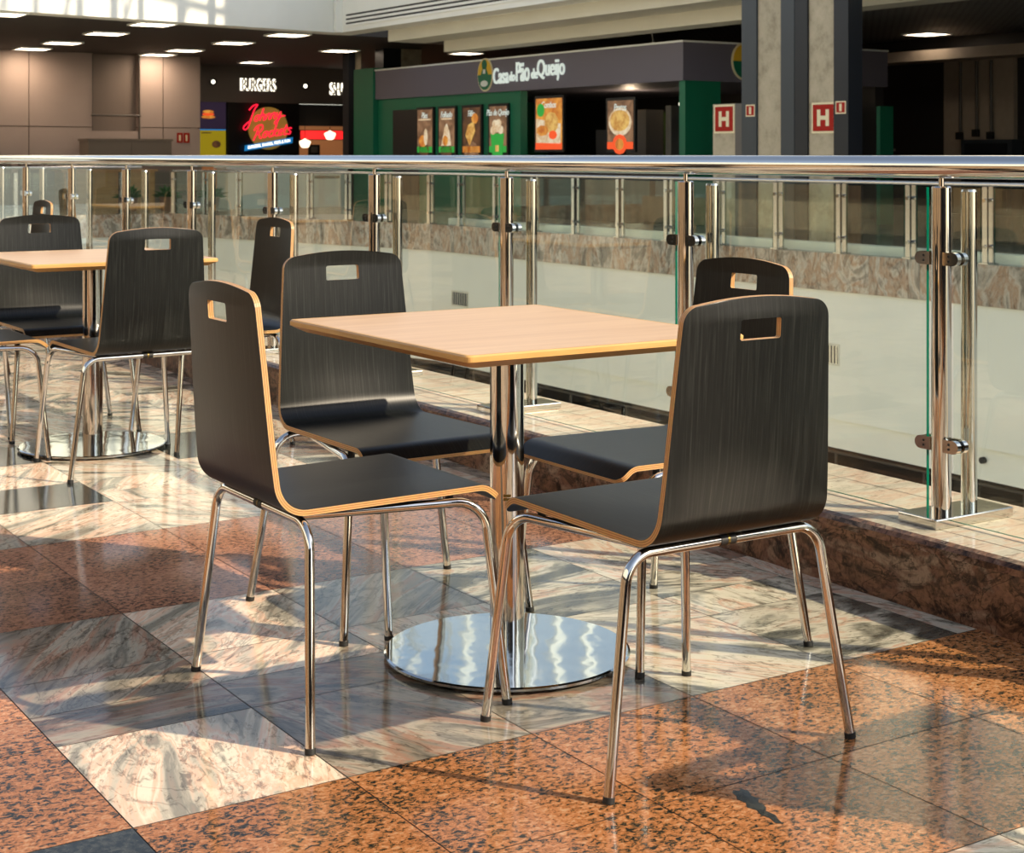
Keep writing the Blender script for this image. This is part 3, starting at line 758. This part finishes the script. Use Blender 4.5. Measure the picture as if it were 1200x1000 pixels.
# neon sign
t = framed_sign('neon_sign', 'red script neon diner sign on a dull gold disc over a blue banner', 1, 1, face_y(17.74, 1.86, 40.0), 'neon sign')
m = MB(); tube(m, [(.03, 0, .01), (.03, 0, .05)], .58, 48); m.build('gold_disc', 'disc_gold', t)
def strokes(defs, ox, oy, sc, shear, rise):
    m = MB()
    for st in defs:
        p = [Vector((ox+(x+shear*y)*sc, oy+y*sc+(x*sc)*rise, .11)) for x, y in st]
        # smooth with Catmull-Rom
        q = []
        for i in range(len(p)-1):
            a, b, c, d = p[max(i-1, 0)], p[i], p[i+1], p[min(i+2, len(p)-1)]
            for k in range(4):
                u = k/4; q.append(.5*((2*b)+(c-a)*u+(2*a-5*b+4*c-d)*u*u+(3*b-a-3*c+d)*u**3))
        q.append(p[-1]); tube(m, q, .019, 6)
    return m
J = [[(.0, 1.35), (.35, 1.75), (.85, 1.8), (.62, 1.3), (.5, .4), (.42, -.5), (.12, -.75), (-.12, -.45), (.2, -.05), (.6, .2)]]
def o_(x): return [(x+.35, .62), (x+.08, .55), (x, .2), (x+.2, 0), (x+.42, .2), (x+.38, .55), (x+.6, .5)]
def h_(x): return [(x, 0), (x+.08, 1.3), (x+.1, .45), (x+.3, .65), (x+.42, .4), (x+.42, 0), (x+.55, .05)]
def n_(x): return [(x, .6), (x, 0), (x+.05, .4), (x+.28, .65), (x+.4, .4), (x+.4, 0), (x+.52, .05)]
def y_(x): return [(x, .6), (x+.08, .15), (x+.28, .1), (x+.42, .6), (x+.4, 0), (x+.25, -.6), (x, -.55), (x+.2, -.2), (x+.6, .1), (x+1.05, .1)]
Rk = [[(.25, 1.2), (.2, .5), (.05, -.15)], [(-.15, .9), (.05, 1.3), (.55, 1.4), (.75, 1.0), (.5, .65), (.22, .6), (.5, .4), (.75, 0), (.9, .05)]]
def c_(x): return [(x+.38, .5), (x+.2, .62), (x, .3), (x+.15, 0), (x+.42, .1)]
def k_(x): return [[(x, 0), (x+.1, 1.3)], [(x+.42, .65), (x+.08, .32), (x+.42, 0), (x+.5, .05)]]
def e_(x): return [(x, .3), (x+.35, .38), (x+.25, .64), (x+.02, .4), (x+.1, .02), (x+.42, .1)]
def t_(x): return [[(x+.12, 1.05), (x+.06, .2), (x+.2, 0), (x+.36, .1)], [(x-.08, .66), (x+.36, .7)]]
def s_(x): return [(x+.36, .58), (x+.15, .64), (x+.05, .45), (x+.33, .22), (x+.22, 0), (x, .08)]
m1 = strokes(J+[o_(.95), h_(1.6), n_(2.25), n_(2.85), y_(3.45)], -.66, .14, .255, .28, .16); m1.build('script_upper', 'neon_red', t)
m2 = strokes(Rk+[o_(1.0), c_(1.65)]+k_(2.15)+[e_(2.75)]+t_(3.3)+[s_(3.75)], -.44, -.30, .265, .28, .14); m2.build('script_lower', 'neon_red', t)
m = MB(); prism(m, [(-.70, -.62), (.70, -.40), (.72, -.24), (-.68, -.47)], .10, .13); bn = m.build('blue_banner', 'neon_blue', t)
textmesh('banner_text', 'BURGERS, SHAKES, FRIES & FUN', .115, 'sign_glow', Matrix.Translation((.01, -.43, .135)) @ Matrix.Rotation(.158, 4, 'Z'), bn, .003, .1, .78)
# menu lightbox left of the neon
t = framed_sign('menu_lightbox', 'backlit burger menu, dark above and yellow below, at the shop corner', 1, 1, face_y(16.22, 1.85, 40.1), 'menu board')
m = MB(); box(m, -.40, .40, -.75, .72, -.05, 0); m.build('frame', 'black_panel', t)
m = MB(); box(m, -.37, .37, -.02, .70, 0, .01); m.build('photo_panel', 'menu_purple', t)
m = MB(); box(m, -.37, .37, -.73, -.06, 0, .01); yl = m.build('offer_panel', 'menu_sun', t)
m = MB()
for zz, mt, w in ((.30, 0, .20), (.37, 1, .17), (.44, 0, .16)): prism(m, [(-.13+w*math.cos(a), zz+.045*math.sin(a)) for a in [2*PI*k/14 for k in range(14)]], .01, .02, 'z', mt)
m.build('burger_picture', ['menu_orange', 'menu_red'], t)
m = MB(); prism(m, [(.1+.13*math.cos(a), -.43+.10*math.sin(a)) for a in [2*PI*k/12 for k in range(12)]], .01, .015); box(m, -.32, -.05, -.14, -.11, .01, .015); m.build('offer_print', 'menu_dark', yl)
m = MB(); box(m, -.37, .37, -.055, -.025, .0, .012); m.build('blue_strip', 'neon_blue', t)
t = framed_sign('red_light_panel', 'glowing red panel inside the burger shop', 1, 1, face_y(19.95, 1.70, 40.81), 'light panel')
m = MB(); box(m, -.85, .85, -.14, .14, -.04, 0); m.build('case', 'black_panel', t); m = MB(); box(m, -.82, .82, -.12, .12, 0, .01); m.build('face', 'red_panel', t)
for x, z, lab in ((18.95, 1.46, 'lit bell pendant lamp, lower left one in the burger shop'), (19.72, 1.69, 'lit bell pendant lamp in front of the red panel')):
    t = thing('pendant_lamp', lab, 'lamp', (x, 40.15, z), 0, 'pendants of the burger shop')
    m = MB(); lathe(m, [(.07, -.13), (.11, -.1), (.165, .02), (.15, .06), (.05, .10), (.02, .13)], n=20); m.build('shade', 'pendant_glow', t)
    m = MB(); tube(m, [(0, 0, .13), (0, 0, 2.5-z)], .008, 6); m.build('cord', 'black_rubber', t)
t = thing('till_screen', 'small dark till screen low inside the burger shop', 'screen', (19.25, 40.2, 1.0))
m = MB(); box(m, -.17, .17, -.03, .03, .1, .42); m.build('case', 'black_panel', t); m = MB(); box(m, -.03, .03, -.02, .02, -1, .1); m.build('stand', 'black_panel', t); m = MB(); box(m, -.1, .1, -.032, -.03, .2, .36); m.build('display', 'pipe_grey', t)

# dark pillar in front of the shop, then green pillar
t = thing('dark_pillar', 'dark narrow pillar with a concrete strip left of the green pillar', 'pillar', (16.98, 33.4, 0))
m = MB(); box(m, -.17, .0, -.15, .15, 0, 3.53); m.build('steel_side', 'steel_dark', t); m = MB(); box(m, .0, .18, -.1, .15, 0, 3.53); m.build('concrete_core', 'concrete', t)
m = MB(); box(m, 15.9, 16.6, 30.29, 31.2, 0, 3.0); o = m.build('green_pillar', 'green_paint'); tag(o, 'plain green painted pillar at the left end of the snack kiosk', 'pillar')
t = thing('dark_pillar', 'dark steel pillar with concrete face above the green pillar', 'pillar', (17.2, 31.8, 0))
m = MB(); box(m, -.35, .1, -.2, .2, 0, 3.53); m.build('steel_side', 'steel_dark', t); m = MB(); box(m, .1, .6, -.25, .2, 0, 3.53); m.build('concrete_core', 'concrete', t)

# ------------------------------------------------------------------ snack kiosk
K = 16.0
t = thing('snack_kiosk', 'green snack kiosk with slate fascia and white and yellow lettering', 'kiosk', (K, 25, 0))
m = MB(); box(m, 0, .15, -.36, 5.25, 0, 2.34); box(m, .15, 4.5, 5.10, 5.25, 0, 2.34); m.build('green_wall', 'green_paint', t)
m = MB(); box(m, 0, .42, -5.18, -5.03, 0, 2.34); box(m, .42, .75, -5.16, -5.05, 0, 2.34); m.build('green_post', 'green_paint', t)
m = MB(); box(m, -.06, 4.5, -5.20, 5.27, 2.32, 2.93); fa = m.build('fascia', 'kiosk_band', t)
m = MB(); box(m, -.075, 4.51, -5.215, 5.28, 2.93, 2.96); m.build('fascia_cap', 'sign_white', fa)
m = MB(); box(m, 4.3, 4.5, -5.1, 5.1, 0, 2.34); box(m, 3.0, 3.1, -5.0, -1.0, .9, 2.0); m.build('back_wall', 'kiosk_dark', t)
m = MB(); box(m, 2.9, 3.0, -1.45, -.1, .2, 1.95); m.build('lime_panel', 'lime_wall', t)
m = MB(); box(m, .02, .6, -5.0, -.36, 0, 1.05); box(m, 0, .65, -5.0, -.36, 1.05, 1.09); m.build('counter', 'kiosk_dark', t)
m = MB(); box(m, -.02, .0, 3.45, 4.55, 0, 2.07); dr = m.build('door', 'black_panel', t)
m = MB(); box(m, -.045, -.02, 3.6, 3.64, .95, 1.15); m.build('handle', 'brushed_steel', dr)
fx = face_x
def kx(y, z, x): return face_x(y-25, z, x-K)
for wd, cy, w_, h_, zz in (('Casa', 25.20, .53, .30, 2.62), ('do', 24.81, .19, .18, 2.59), ('Pão', 24.45, .44, .36, 2.665), ('de', 24.06, .20, .19, 2.61), ('Queijo', 23.53, .87, .40, 2.655)):
    lt = textmesh('fascia_lettering', wd, .3, 'sign_text', kx(cy, zz, K-.075), t, .012, 0, 1, bold=.003)
    xx = [v.co.x for v in lt.data.vertices]; yy = [v.co.y for v in lt.data.vertices]
    for v in lt.data.vertices:
        v.co.x = (v.co.x-(min(xx)+max(xx))/2)*w_/(max(xx)-min(xx)); v.co.y = (v.co.y-(min(yy)+max(yy))/2)*h_/(max(yy)-min(yy))
em = MB(); prism(em, [(.27*math.cos(a), .31*math.sin(a)*1.03) for a in [2*PI*k/28 for k in range(28)]], 0, .02)
emo = em.build('emblem', 'sign_cream', t, kx(25.76, 2.66, K-.06))
m = MB(); prism(m, [(.245*math.cos(a), .29*math.sin(a)) for a in [PI*k/14 for k in range(15)]], .02, .03); m.build('emblem_yellow', 'yellow_paint', emo)
m = MB(); prism(m, [(.245*math.cos(a), .29*math.sin(a)) for a in [PI+PI*k/14 for k in range(15)]], .02, .03)
prism(m, [(.09*math.cos(a), .19+.10*math.sin(a)) for a in [2*PI*k/14 for k in range(14)]], .03, .036); prism(m, [(-.14, -.02), (.14, -.02), (.06, .13), (-.06, .13)], .03, .036); m.build('emblem_green', 'green_paint', emo)
m = MB(); prism(m, [(.13*math.cos(a), -.17+.06*math.sin(a)) for a in [2*PI*k/14 for k in range(14)]], .036, .042); box(m, -.04, .04, .02, .10, .036, .042); m.build('emblem_white', 'sign_white', emo)
em2 = MB(); prism(em2, [(.27*math.cos(a), .31*math.sin(a)) for a in [2*PI*k/28 for k in range(28)]], 0, .02); e2 = em2.build('side_emblem', 'sign_cream', t, face_y(1.2, 2.66, -5.205))
m = MB(); prism(m, [(.24*math.cos(a), .28*math.sin(a)) for a in [PI*k/14 for k in range(15)]], .02, .03); m.build('side_emblem_yellow', 'yellow_paint', e2)
m = MB(); prism(m, [(.24*math.cos(a), .28*math.sin(a)) for a in [PI+PI*k/14 for k in range(15)]], .02, .03); m.build('side_emblem_green', 'green_paint', e2)
# wall posters
def blob(m, cx, cy, rx, ry, z0, z1, mat, n=14, a0=0): prism(m, [(cx+rx*math.cos(a0+2*PI*k/n), cy+ry*math.sin(a0+2*PI*k/n)) for k in range(n)], z0, z1, 'z', mat)
PM = ['menu_brown', 'menu_dark', 'menu_orange', 'menu_yellow', 'menu_cream', 'menu_green', 'menu_red']
def poster(y, w, z0, z1, x, base, label, title, art, strip, group):
    t = thing('menu_poster', label, 'poster', (0, 0, 0), 0, group); t.matrix_basis = face_x(y, (z0+z1)/2, x); h = (z1-z0)/2; w /= 2
    m = MB(); box(m, -w, w, -h, h, 0, .05); m.build('frame', 'black_panel', t)
    m = MB(); box(m, -w+.05, w-.05, -h+.05, h-.05, .05, .054); m.build('picture_ground', base, t)
    m = MB(); art(m, w, h); m.build('picture_food', PM, t)
    m = MB(); box(m, -w+.05, w-.05, -h+.05, -h+.17, .054, .06); m.build('bottom_strip', strip, t)
    textmesh('title', title, .17, 'sign_text', Matrix.Translation((0, h-.17, .06)), t, .003, .2, .8)
def art1(m, w, h):
    blob(m, -.02, -.38, w*.62, .13, .054, .06, 1); blob(m, -.06, -.2, w*.45, .12, .06, .068, 2); blob(m, .07, -.12, .07, .17, .068, .074, 4); box(m, -w*.7, w*.7, .22, .25, .054, .06, 4)
def art2(m, w, h):
    blob(m, 0, -.40, w*.66, .14, .054, .06, 1); prism(m, [(-.19, -.3), (.19, -.3), (.12, -.02), (.02, .14), (-.06, .06)], .06, .068, 'z', 4); blob(m, -.02, -.2, .1, .10, .068, .074, 2); box(m, -w*.6, w*.6, .22, .25, .054, .06, 4)
def art3(m, w, h):
    blob(m, 0, -.42, w*.72, .2, .054, .06, 0); prism(m, [(-.2, -.1), (-.05, -.3), (.15, -.02), (.1, .16), (-.1, .1)], .06, .07, 'z', 3); blob(m, .14, .22, .12, .1, .06, .066, 2)
def art4(m, w, h):
    prism(m, [(-.17, -.52), (.17, -.52), (.23, -.08), (-.23, -.08)], .06, .07, 'z', 5)
    for bx_, by_ in ((-.14, -.02), (0, .02), (.13, -.01), (-.07, .1), (.06, .11)): blob(m, bx_, by_, .09, .08, .07, .078, 4)
    box(m, -.06, .06, -.42, -.3, .07, .074, 3)
def art5(m, w, h):
    prism(m, [(-w*.86, -.34), (w*.8, -.36), (w*.8, .0), (-w*.86, .1)], .054, .06, 'z', 4); blob(m, .1, .02, .22, .2, .06, .07, 3, 8, .3); blob(m, -.18, -.12, .2, .1, .07, .078, 2, 7); blob(m, .16, -.2, .13, .08, .07, .078, 6, 8); blob(m, -.25, .25, .12, .12, .06, .066, 5)
def art6(m, w, h):
    blob(m, 0, .05, w*.78, .24, .054, .06, 4, 20); blob(m, 0, .07, w*.66, .18, .06, .068, 3, 18); blob(m, .0, -.33, .2, .17, .06, .068, 6, 12); blob(m, .0, -.33, .12, .1, .068, .074, 2, 8)
gp = 'menu posters on the snack kiosk'
poster(28.13, .70, 1.13, 2.10, K-.001, 'menu_brown', 'backlit poster of pastry on brown, first from the kiosk door', 'Pães', art1, 'menu_green', gp)
poster(27.25, .70, 1.13, 2.10, K-.001, 'menu_brown', 'backlit poster of a wrapped pastry on a dark plate, second from the kiosk door', 'Folhado', art2, 'menu_green', gp)
poster(26.30, .74, 1.13, 2.10, K-.001, 'menu_dark', 'backlit dark poster with golden pastry, third from the kiosk door', 'Filão', art3, 'menu_orange', gp)
poster(25.34, .70, 1.13, 2.10, K-.001, 'menu_brown', 'backlit poster with a green cup of cheese balls, nearest the opening', 'Pão de Queijo', art4, 'menu_green', gp)
poster(23.7, .94, 1.18, 2.20, K+.05, 'menu_orange', 'bright orange hanging menu with sandwiches, left in the kiosk opening', 'Combos', art5, 'menu_red', gp)
poster(21.55, .82, 1.18, 2.10, K+.05, 'menu_brown', 'hanging menu with a pie dish and a red bowl, right in the kiosk opening', 'Pratos', art6, 'menu_red', gp)
t = thing('kiosk_shelving', 'dim equipment and shelves inside the kiosk opening', 'shelves', (K+1.6, 22.6, 0))
m = MB(); box(m, -.1, .3, .2, .8, 0, 1.95); m.build('tall_unit', 'box_brown', t)
m = MB(); box(m, -.2, .2, -.65, -.5, 0, 2.0); m.build('steel_post', 'brushed_steel', t)
m = MB(); box(m, .1, .2, -1.0, -2.4, 1.45, 1.85); m.build('dark_screen', 'black_panel', t)
m = MB(); box(m, -.2, .3, .9, 1.6, 1.1, 1.6); m.build('oven', 'pipe_grey', t)
l = bpy.data.lights.new('kiosk_lamp', 'POINT'); lo = bpy.data.objects.new('kiosk_lamp', l); COL.objects.link(lo)
lo.location = (17.6, 23.4, 2.0); l.energy = 22; l.color = (1, .75, .5); l.shadow_soft_size = .1
t = thing('kiosk_spot', 'small lit ceiling spot inside the kiosk near its right end', 'spotlight', (K+2.0, 22.4, 2.05))
m = MB(); lathe(m, [(.0, -.05), (.05, -.05), (.05, .02)], n=14); m.build('bulb', 'sign_glow', t); m = MB(); tube(m, [(0, 0, .02), (0, 0, .27)], .03, 8); m.build('stem', 'black_rubber', t)
t = framed_sign('kiosk_hanger', 'thin white tie rod hanging above the kiosk fascia', 1, 1, Matrix.Translation((K+.6, 21.4, 2.96)), 'rod')
m = MB(); tube(m, [(0, 0, 0), (.0, .12, .49)], .012, 6); m.build('rod', 'sign_white', t)

# ------------------------------------------------------------------ concrete columns with steel flanges and hydrant signs
X0 = 13.42
t = thing('concrete_column', 'concrete column between blue-grey steel flanges, left one beyond the void', 'column', (X0, 15.15, 0))
m = MB(); box(m, 0, .18, -.43, .02, -.003, 5.6); m.build('concrete_core', 'concrete', t)
m = MB(); box(m, -.03, .2, .02, .30, -.003, 5.6); m.build('steel_flange', 'steel_blue', t)
m = MB(); box(m, -.03, .2, -.67, -.43, -.003, 5.6); m.build('steel_flange', 'steel_blue', t)
t = thing('concrete_column', 'concrete column carrying the right H hydrant sign, beyond the void', 'column', (X0, 14.0, 0))
m = MB(); box(m, 0, .18, -.2, .25, -.003, 5.6); m.build('concrete_core', 'concrete', t)
m = MB(); box(m, -.03, .2, .25, .47, -.003, 5.6); m.build('steel_flange', 'steel_dark', t)
m = MB(); box(m, -.03, .2, -.44, -.2, -.003, 5.6); m.build('steel_flange', 'steel_dark', t)
t = thing('hydrant_cabinet', 'pale hydrant pillar with a grey side, carrying the left H sign', 'cabinet', (X0+.0, 15.8, 0))
m = MB(); box(m, 0, .4, -.20, .25, -.003, 1.79); m.build('body', 'concrete', t)
m = MB(); box(m, -.01, .4, -.36, -.20, -.003, 1.79); m.build('side_panel', 'pipe_grey', t)
def hsign(y, z, lab):
    t = framed_sign('hydrant_sign', lab, 1, 1, face_x(y, z, X0-.001)); w = .20
    m = MB(); box(m, -w, w, -.185, .185, 0, .006); m.build('border', 'sign_cream', t)
    m = MB(); box(m, -w+.025, w-.025, -.16, .16, .006, .009); m.build('red_plate', 'sign_red', t)
    m = MB(); box(m, -.10, -.045, -.10, .10, .009, .012); box(m, .045, .10, -.10, .10, .009, .012); box(m, -.045, .045, -.025, .025, .009, .012); m.build('letter_h', 'sign_cream', t)
hsign(15.82, 1.595, 'red square sign with a cream H on the pale hydrant pillar')
hsign(14.0, 1.575, 'red square sign with a cream H on the right concrete column')
for y, lab in ((15.28, 'tiny red extinguisher sign on the left column flange'), (13.68, 'tiny red extinguisher sign on the right column flange')):
    t = framed_sign('extinguisher_sign', lab, 1, 1, face_x(y, 1.69, X0-.031))
    m = MB(); box(m, -.085, .085, -.075, .075, 0, .004); m.build('border', 'sign_cream', t)
    m = MB(); box(m, -.070, .070, -.060, .060, .004, .006); m.build('red_plate', 'sign_red', t); m = MB(); box(m, -.02, .02, -.045, .045, .006, .008); m.build('symbol', 'sign_cream', t)

# right background: dark unit beyond the columns
m = MB(); box(m, 24, 24.2, -19, 41, 0, 3.45); struct('wall_far', m, 'dark_wall')
m = MB(); box(m, 23.2, 23.99, 5, 26.0, 2.95, 3.15); struct('trim_8', m, 'wall_tan')
m = MB(); box(m, 23.9, 24.0, 19.9, 21.6, 0, 2.95); struct('wall_far_tan', m, 'wall_tan')
t = thing('conduit_pipes', 'three thin vertical pipes on the dim tan wall at right', 'pipes', (23.86, 20.6, 0))
for dy, zb in ((.55, 1.55), (.15, 1.6), (-.2, 1.55)):
    m = MB(); tube(m, [(0, dy, zb), (0, dy, 2.93)], .03, 8); p = m.build('pipe', 'pipe_grey', t)
    m = MB(); box(m, -.06, .01, dy-.07, dy+.07, zb-.12, zb+.02); m.build('valve_box', 'black_panel', p)
t = thing('wall_locker', 'grey-green metal box low on the dim tan wall at right', 'cabinet', (23.7, 20.3, 0))
m = MB(); box(m, -.1, .2, -.6, .6, 0, 1.42); m.build('body', 'steel_blue', t); m = MB(); box(m, -.12, -.1, -.5, .5, .1, 1.35); m.build('door', 'steel_dark', t)
t = thing('unlit_counter', 'dark unlit counter in the dim unit behind the columns', 'counter', (21.5, 23.6, 0))
m = MB(); box(m, -.4, .4, -2.5, 2.0, 0, 1.2); m.build('body', 'kiosk_dark', t); m = MB(); box(m, -.45, .45, -2.6, 2.1, 1.2, 1.25); m.build('top', 'niche_brown', t)
m = MB(); box(m, 18.9, 19.2, 18.42, 18.5, 0, 1.92); o = m.build('door_frame', 'green_paint'); tag(o, 'narrow dark green upright right of the columns', 'door frame')

# ceiling lights
def lamp(x, y, z, w, lab):
    t = thing('ceiling_light', lab, 'ceiling light', (x, y, z), 0, 'square lit ceiling panels')
    m = MB()
    for q in ((-w/2-.03, w/2+.03, w/2, w/2+.03), (-w/2-.03, w/2+.03, -w/2-.03, -w/2), (-w/2-.03, -w/2, -w/2, w/2), (w/2, w/2+.03, -w/2, w/2)): box(m, *q, -.03, 0)
    m.build('frame', 'sign_white', t); m = MB(); box(m, -w/2, w/2, -w/2, w/2, -.02, -.002); m.build('diffuser', 'lamp_glow', t)
for x, y, lab in ((7.25, 27.3, 'lit ceiling panel cut by the left edge, nearest the white fascia'), (10.14, 27.95, 'lit ceiling panel under the sunlit white fascia, left of centre'),
                  (10.14, 30.56, 'lit ceiling panel second from the fascia in the left column'), (10.2, 33.6, 'lit ceiling panel third from the fascia in the left column'), (10.2, 35.83, 'lit ceiling panel washing the beige wall at far left'),
                  (13.3, 36.3, 'lit ceiling panel washing the beige wall beside the recess'), (13.27, 34.5, 'lit ceiling panel third from the fascia in the middle column'), (13.26, 31.63, 'lit ceiling panel second from the fascia in the middle column'),
                  (13.29, 28.95, 'lit ceiling panel nearest the fascia in the middle column'), (16.5, 37.9, 'lit ceiling panel just in front of the burger shop band'), (16.3, 32.7, 'lit ceiling panel beside the dark pillar')):
    lamp(x, y, 3.529, .66, lab)
lamp(19.2, 31.9, 3.529, .6, 'lit ceiling panel glowing above the kiosk fascia')
lamp(23.0, 21.2, 3.449, .62, 'lit ceiling panel alone in the dark lattice ceiling at right')

# food court beyond the end of the void
t = thing('service_counter', 'long white counter beyond the end of the void', 'counter', (14.4, 31.6, 0))
m = MB(); box(m, -1.4, 1.4, -.3, .3, -.004, .84); m.build('body', 'counter_white', t); m = MB(); box(m, -1.45, 1.45, -.35, .35, .84, .88); m.build('top', 'counter_white', t); m = MB(); box(m, .6, 1.2, -.31, -.3, .62, .68); m.build('slot', 'kiosk_dark', t)
t = thing('wooden_counter', 'low wooden food court counter seen through the left glass panes', 'counter', (11.1, 33.5, 0))
m = MB(); box(m, -1.0, 1.0, -.3, .3, -.004, .78); m.build('body', 'counter_wood', t); m = MB(); box(m, -1.05, 1.05, -.35, .35, .78, .82); m.build('top', 'counter_wood', t)
for i, x in enumerate((6.3, 8.6, 10.9, 13.1)):
    t = thing('booth_bench', 'dark brown upholstered booth bench along the beige end wall, %s from the left' % ('first', 'second', 'third', 'last')[i], 'bench', (x, 35.45 if i > 2 else 35.3, 0), 0, 'booth benches of the food court')
    m = MB(); box(m, -1.05, 1.05, -.25, .35, -.004, .45); m.build('seat', 'box_brown', t)
    m = MB(); box(m, -1.05, 1.05, .2, .42, .45, 1.05); m.build('backrest', 'niche_brown', t)
for i, (px, py) in enumerate(((10.7, 30.8), (11.6, 31.1), (12.4, 30.7))):
    t = thing('potted_plant', 'leafy potted plant by the white counter, %s from the left' % ('first', 'second', 'third')[i], 'plant', (px, py, 0), 0, 'potted plants at the end of the void')
    m = MB(); lathe(m, [(.0, -.003), (.13, -.003), (.17, .28), (.15, .28), (.14, .25), (0, .25)], n=18); m.build('pot', 'pot_clay', t)
    m = MB()
    for k in range(70):
        a = random.uniform(0, 2*PI); e = random.uniform(.2, 1.3); l = random.uniform(.22, .40); w = .045
        d = Vector((math.cos(a)*math.cos(e), math.sin(a)*math.cos(e), math.sin(e))); s_v = Vector((-math.sin(a), math.cos(a), 0))*w; b = Vector((0, 0, .25)); md = b+d*l*.6
        m.add([b, md+s_v, b+d*l-Vector((0, 0, .06)), md-s_v], [(0, 1, 2, 3)], 0, smooth=False)
    m.build('foliage', 'plant_green', t)

# near side behind and left of the viewer (seen in the glass and the chrome)
m = MB()
for k in range(115):
    if k % 8 < 5: box(m, -5.5, -5.45, -6+.37*k, -6+.37*k+.36, 0, 2.3)
struct('wall_left', m, 'slat_wood')
m = MB(); box(m, -5.5, -5.2, -6, 24, 2.9, 6.2); struct('wall_fascia_left', m, 'white_paint')
m = MB(); box(m, 13.14, 13.30, -19, 22.4, -.004, .10); struct('trim_10', m, 'white_paint')
m = MB(); box(m, -5.6, -5.5, -6, 36.8, 0, 4.2); struct('wall_left_backing', m, 'kiosk_dark')
m = MB(); box(m, -5.6, 2.96, -6.3, -6.01, 0, 3.1); struct('wall_rear', m, 'dark_wall')
# glazed roof over the void: lattice trusses
def truss(x0, x1, y, z, label, step=1.9):
    t = thing('roof_truss', label, 'truss', (0, y, z), 0, 'lattice trusses of the glazed roof')
    m = MB(); tube(m, [(x0, 0, 0), (x1, 0, 0)], .11, 8); m.build('lower_chord', 'roof_steel', t)
    m = MB(); tube(m, [(x0, 0, 1.3), (x1, 0, 1.3)], .075, 8); m.build('upper_chord', 'roof_steel', t)
    n = int((x1-x0)/step)
    m = MB()
    for k in range(n):
        a = x0+(x1-x0)*k/n; b = x0+(x1-x0)*(k+.5)/n; c = x0+(x1-x0)*(k+1)/n
        tube(m, [(a, 0, 0), (a+.42, 0, 1.3)], .05, 6); tube(m, [(a+.30, 0, 0), (a+.16, 0, 1.3)], .03, 6)
    m.build('lattice', 'roof_steel', t)
truss(3, 18.2, 19.0, 9.32, 'white lattice roof truss high over the far end of the void', 1.25)
t = thing('roof_shade_panel', 'unseen white panel added right of the truss to shade the end fascia', 'panel', (18.3, 19.0, 4.6))  # added sun blocker out of view, keeps the fascia's right part in shade
m = MB(); box(m, 0, 6, -.1, .1, -.2, 8.8); m.build('panel', 'white_paint', t)
for k in range(22):
    m = MB(); yk = 7.4+.95*k+(.12 if k % 3 else -.1); box(m, 14.15, 14.27, yk-.03-.02*(k % 3), yk+.03, 4.6, 10.5)
    tag(m.build('glazing_mullion', 'roof_steel'), 'white glazing mullion above the far fascia, %s from the right' % ORD[k], 'mullion', 'mullions of the upper glazing')

# ------------------------------------------------------------------ light
sd = Vector((1.0, -1.25, 1.0)).normalized()
sun = bpy.data.lights.new('sun', 'SUN'); so = bpy.data.objects.new('sun', sun); COL.objects.link(so)
so.rotation_euler = sd.to_track_quat('Z', 'Y').to_euler(); so.location = (12, -18, 14)
sun.energy = 7.0; sun.color = (1, .84, .62); sun.angle = math.radians(.6)
w = bpy.data.worlds.new('world'); S.world = w; w.use_nodes = True; nt = w.node_tree
bg = nt.nodes['Background']
sky = N(nt, 'ShaderNodeTexSky', sky_type='NISHITA'); sky.sun_disc = False; sky.sun_elevation = math.radians(32); sky.sun_rotation = math.radians(141); sky.dust_density = 1.
hs = N(nt, 'ShaderNodeHueSaturation'); hs.inputs['Saturation'].default_value = .72
L(nt, sky.outputs[0], hs.inputs['Color']); L(nt, hs.outputs[0], bg.inputs['Color']); bg.inputs['Strength'].default_value = .215
for x, y in ((10.2, 36.0), (13.3, 36.1)):
    l = bpy.data.lights.new('downlight', 'SPOT'); lo = bpy.data.objects.new('downlight', l); COL.objects.link(lo)
    lo.location = (x, 36.15, 3.46); lo.rotation_euler = (math.radians(25), 0, 0); l.energy = 75; l.color = (1, .72, .5); l.spot_size = math.radians(165); l.spot_blend = 1; l.shadow_soft_size = .15
S.view_settings.view_transform = 'Standard'; S.view_settings.look = 'None'; S.view_settings.gamma = 1; S.view_settings.exposure = 0
S.cycles.transparent_max_bounces = 32; S.cycles.max_bounces = 10
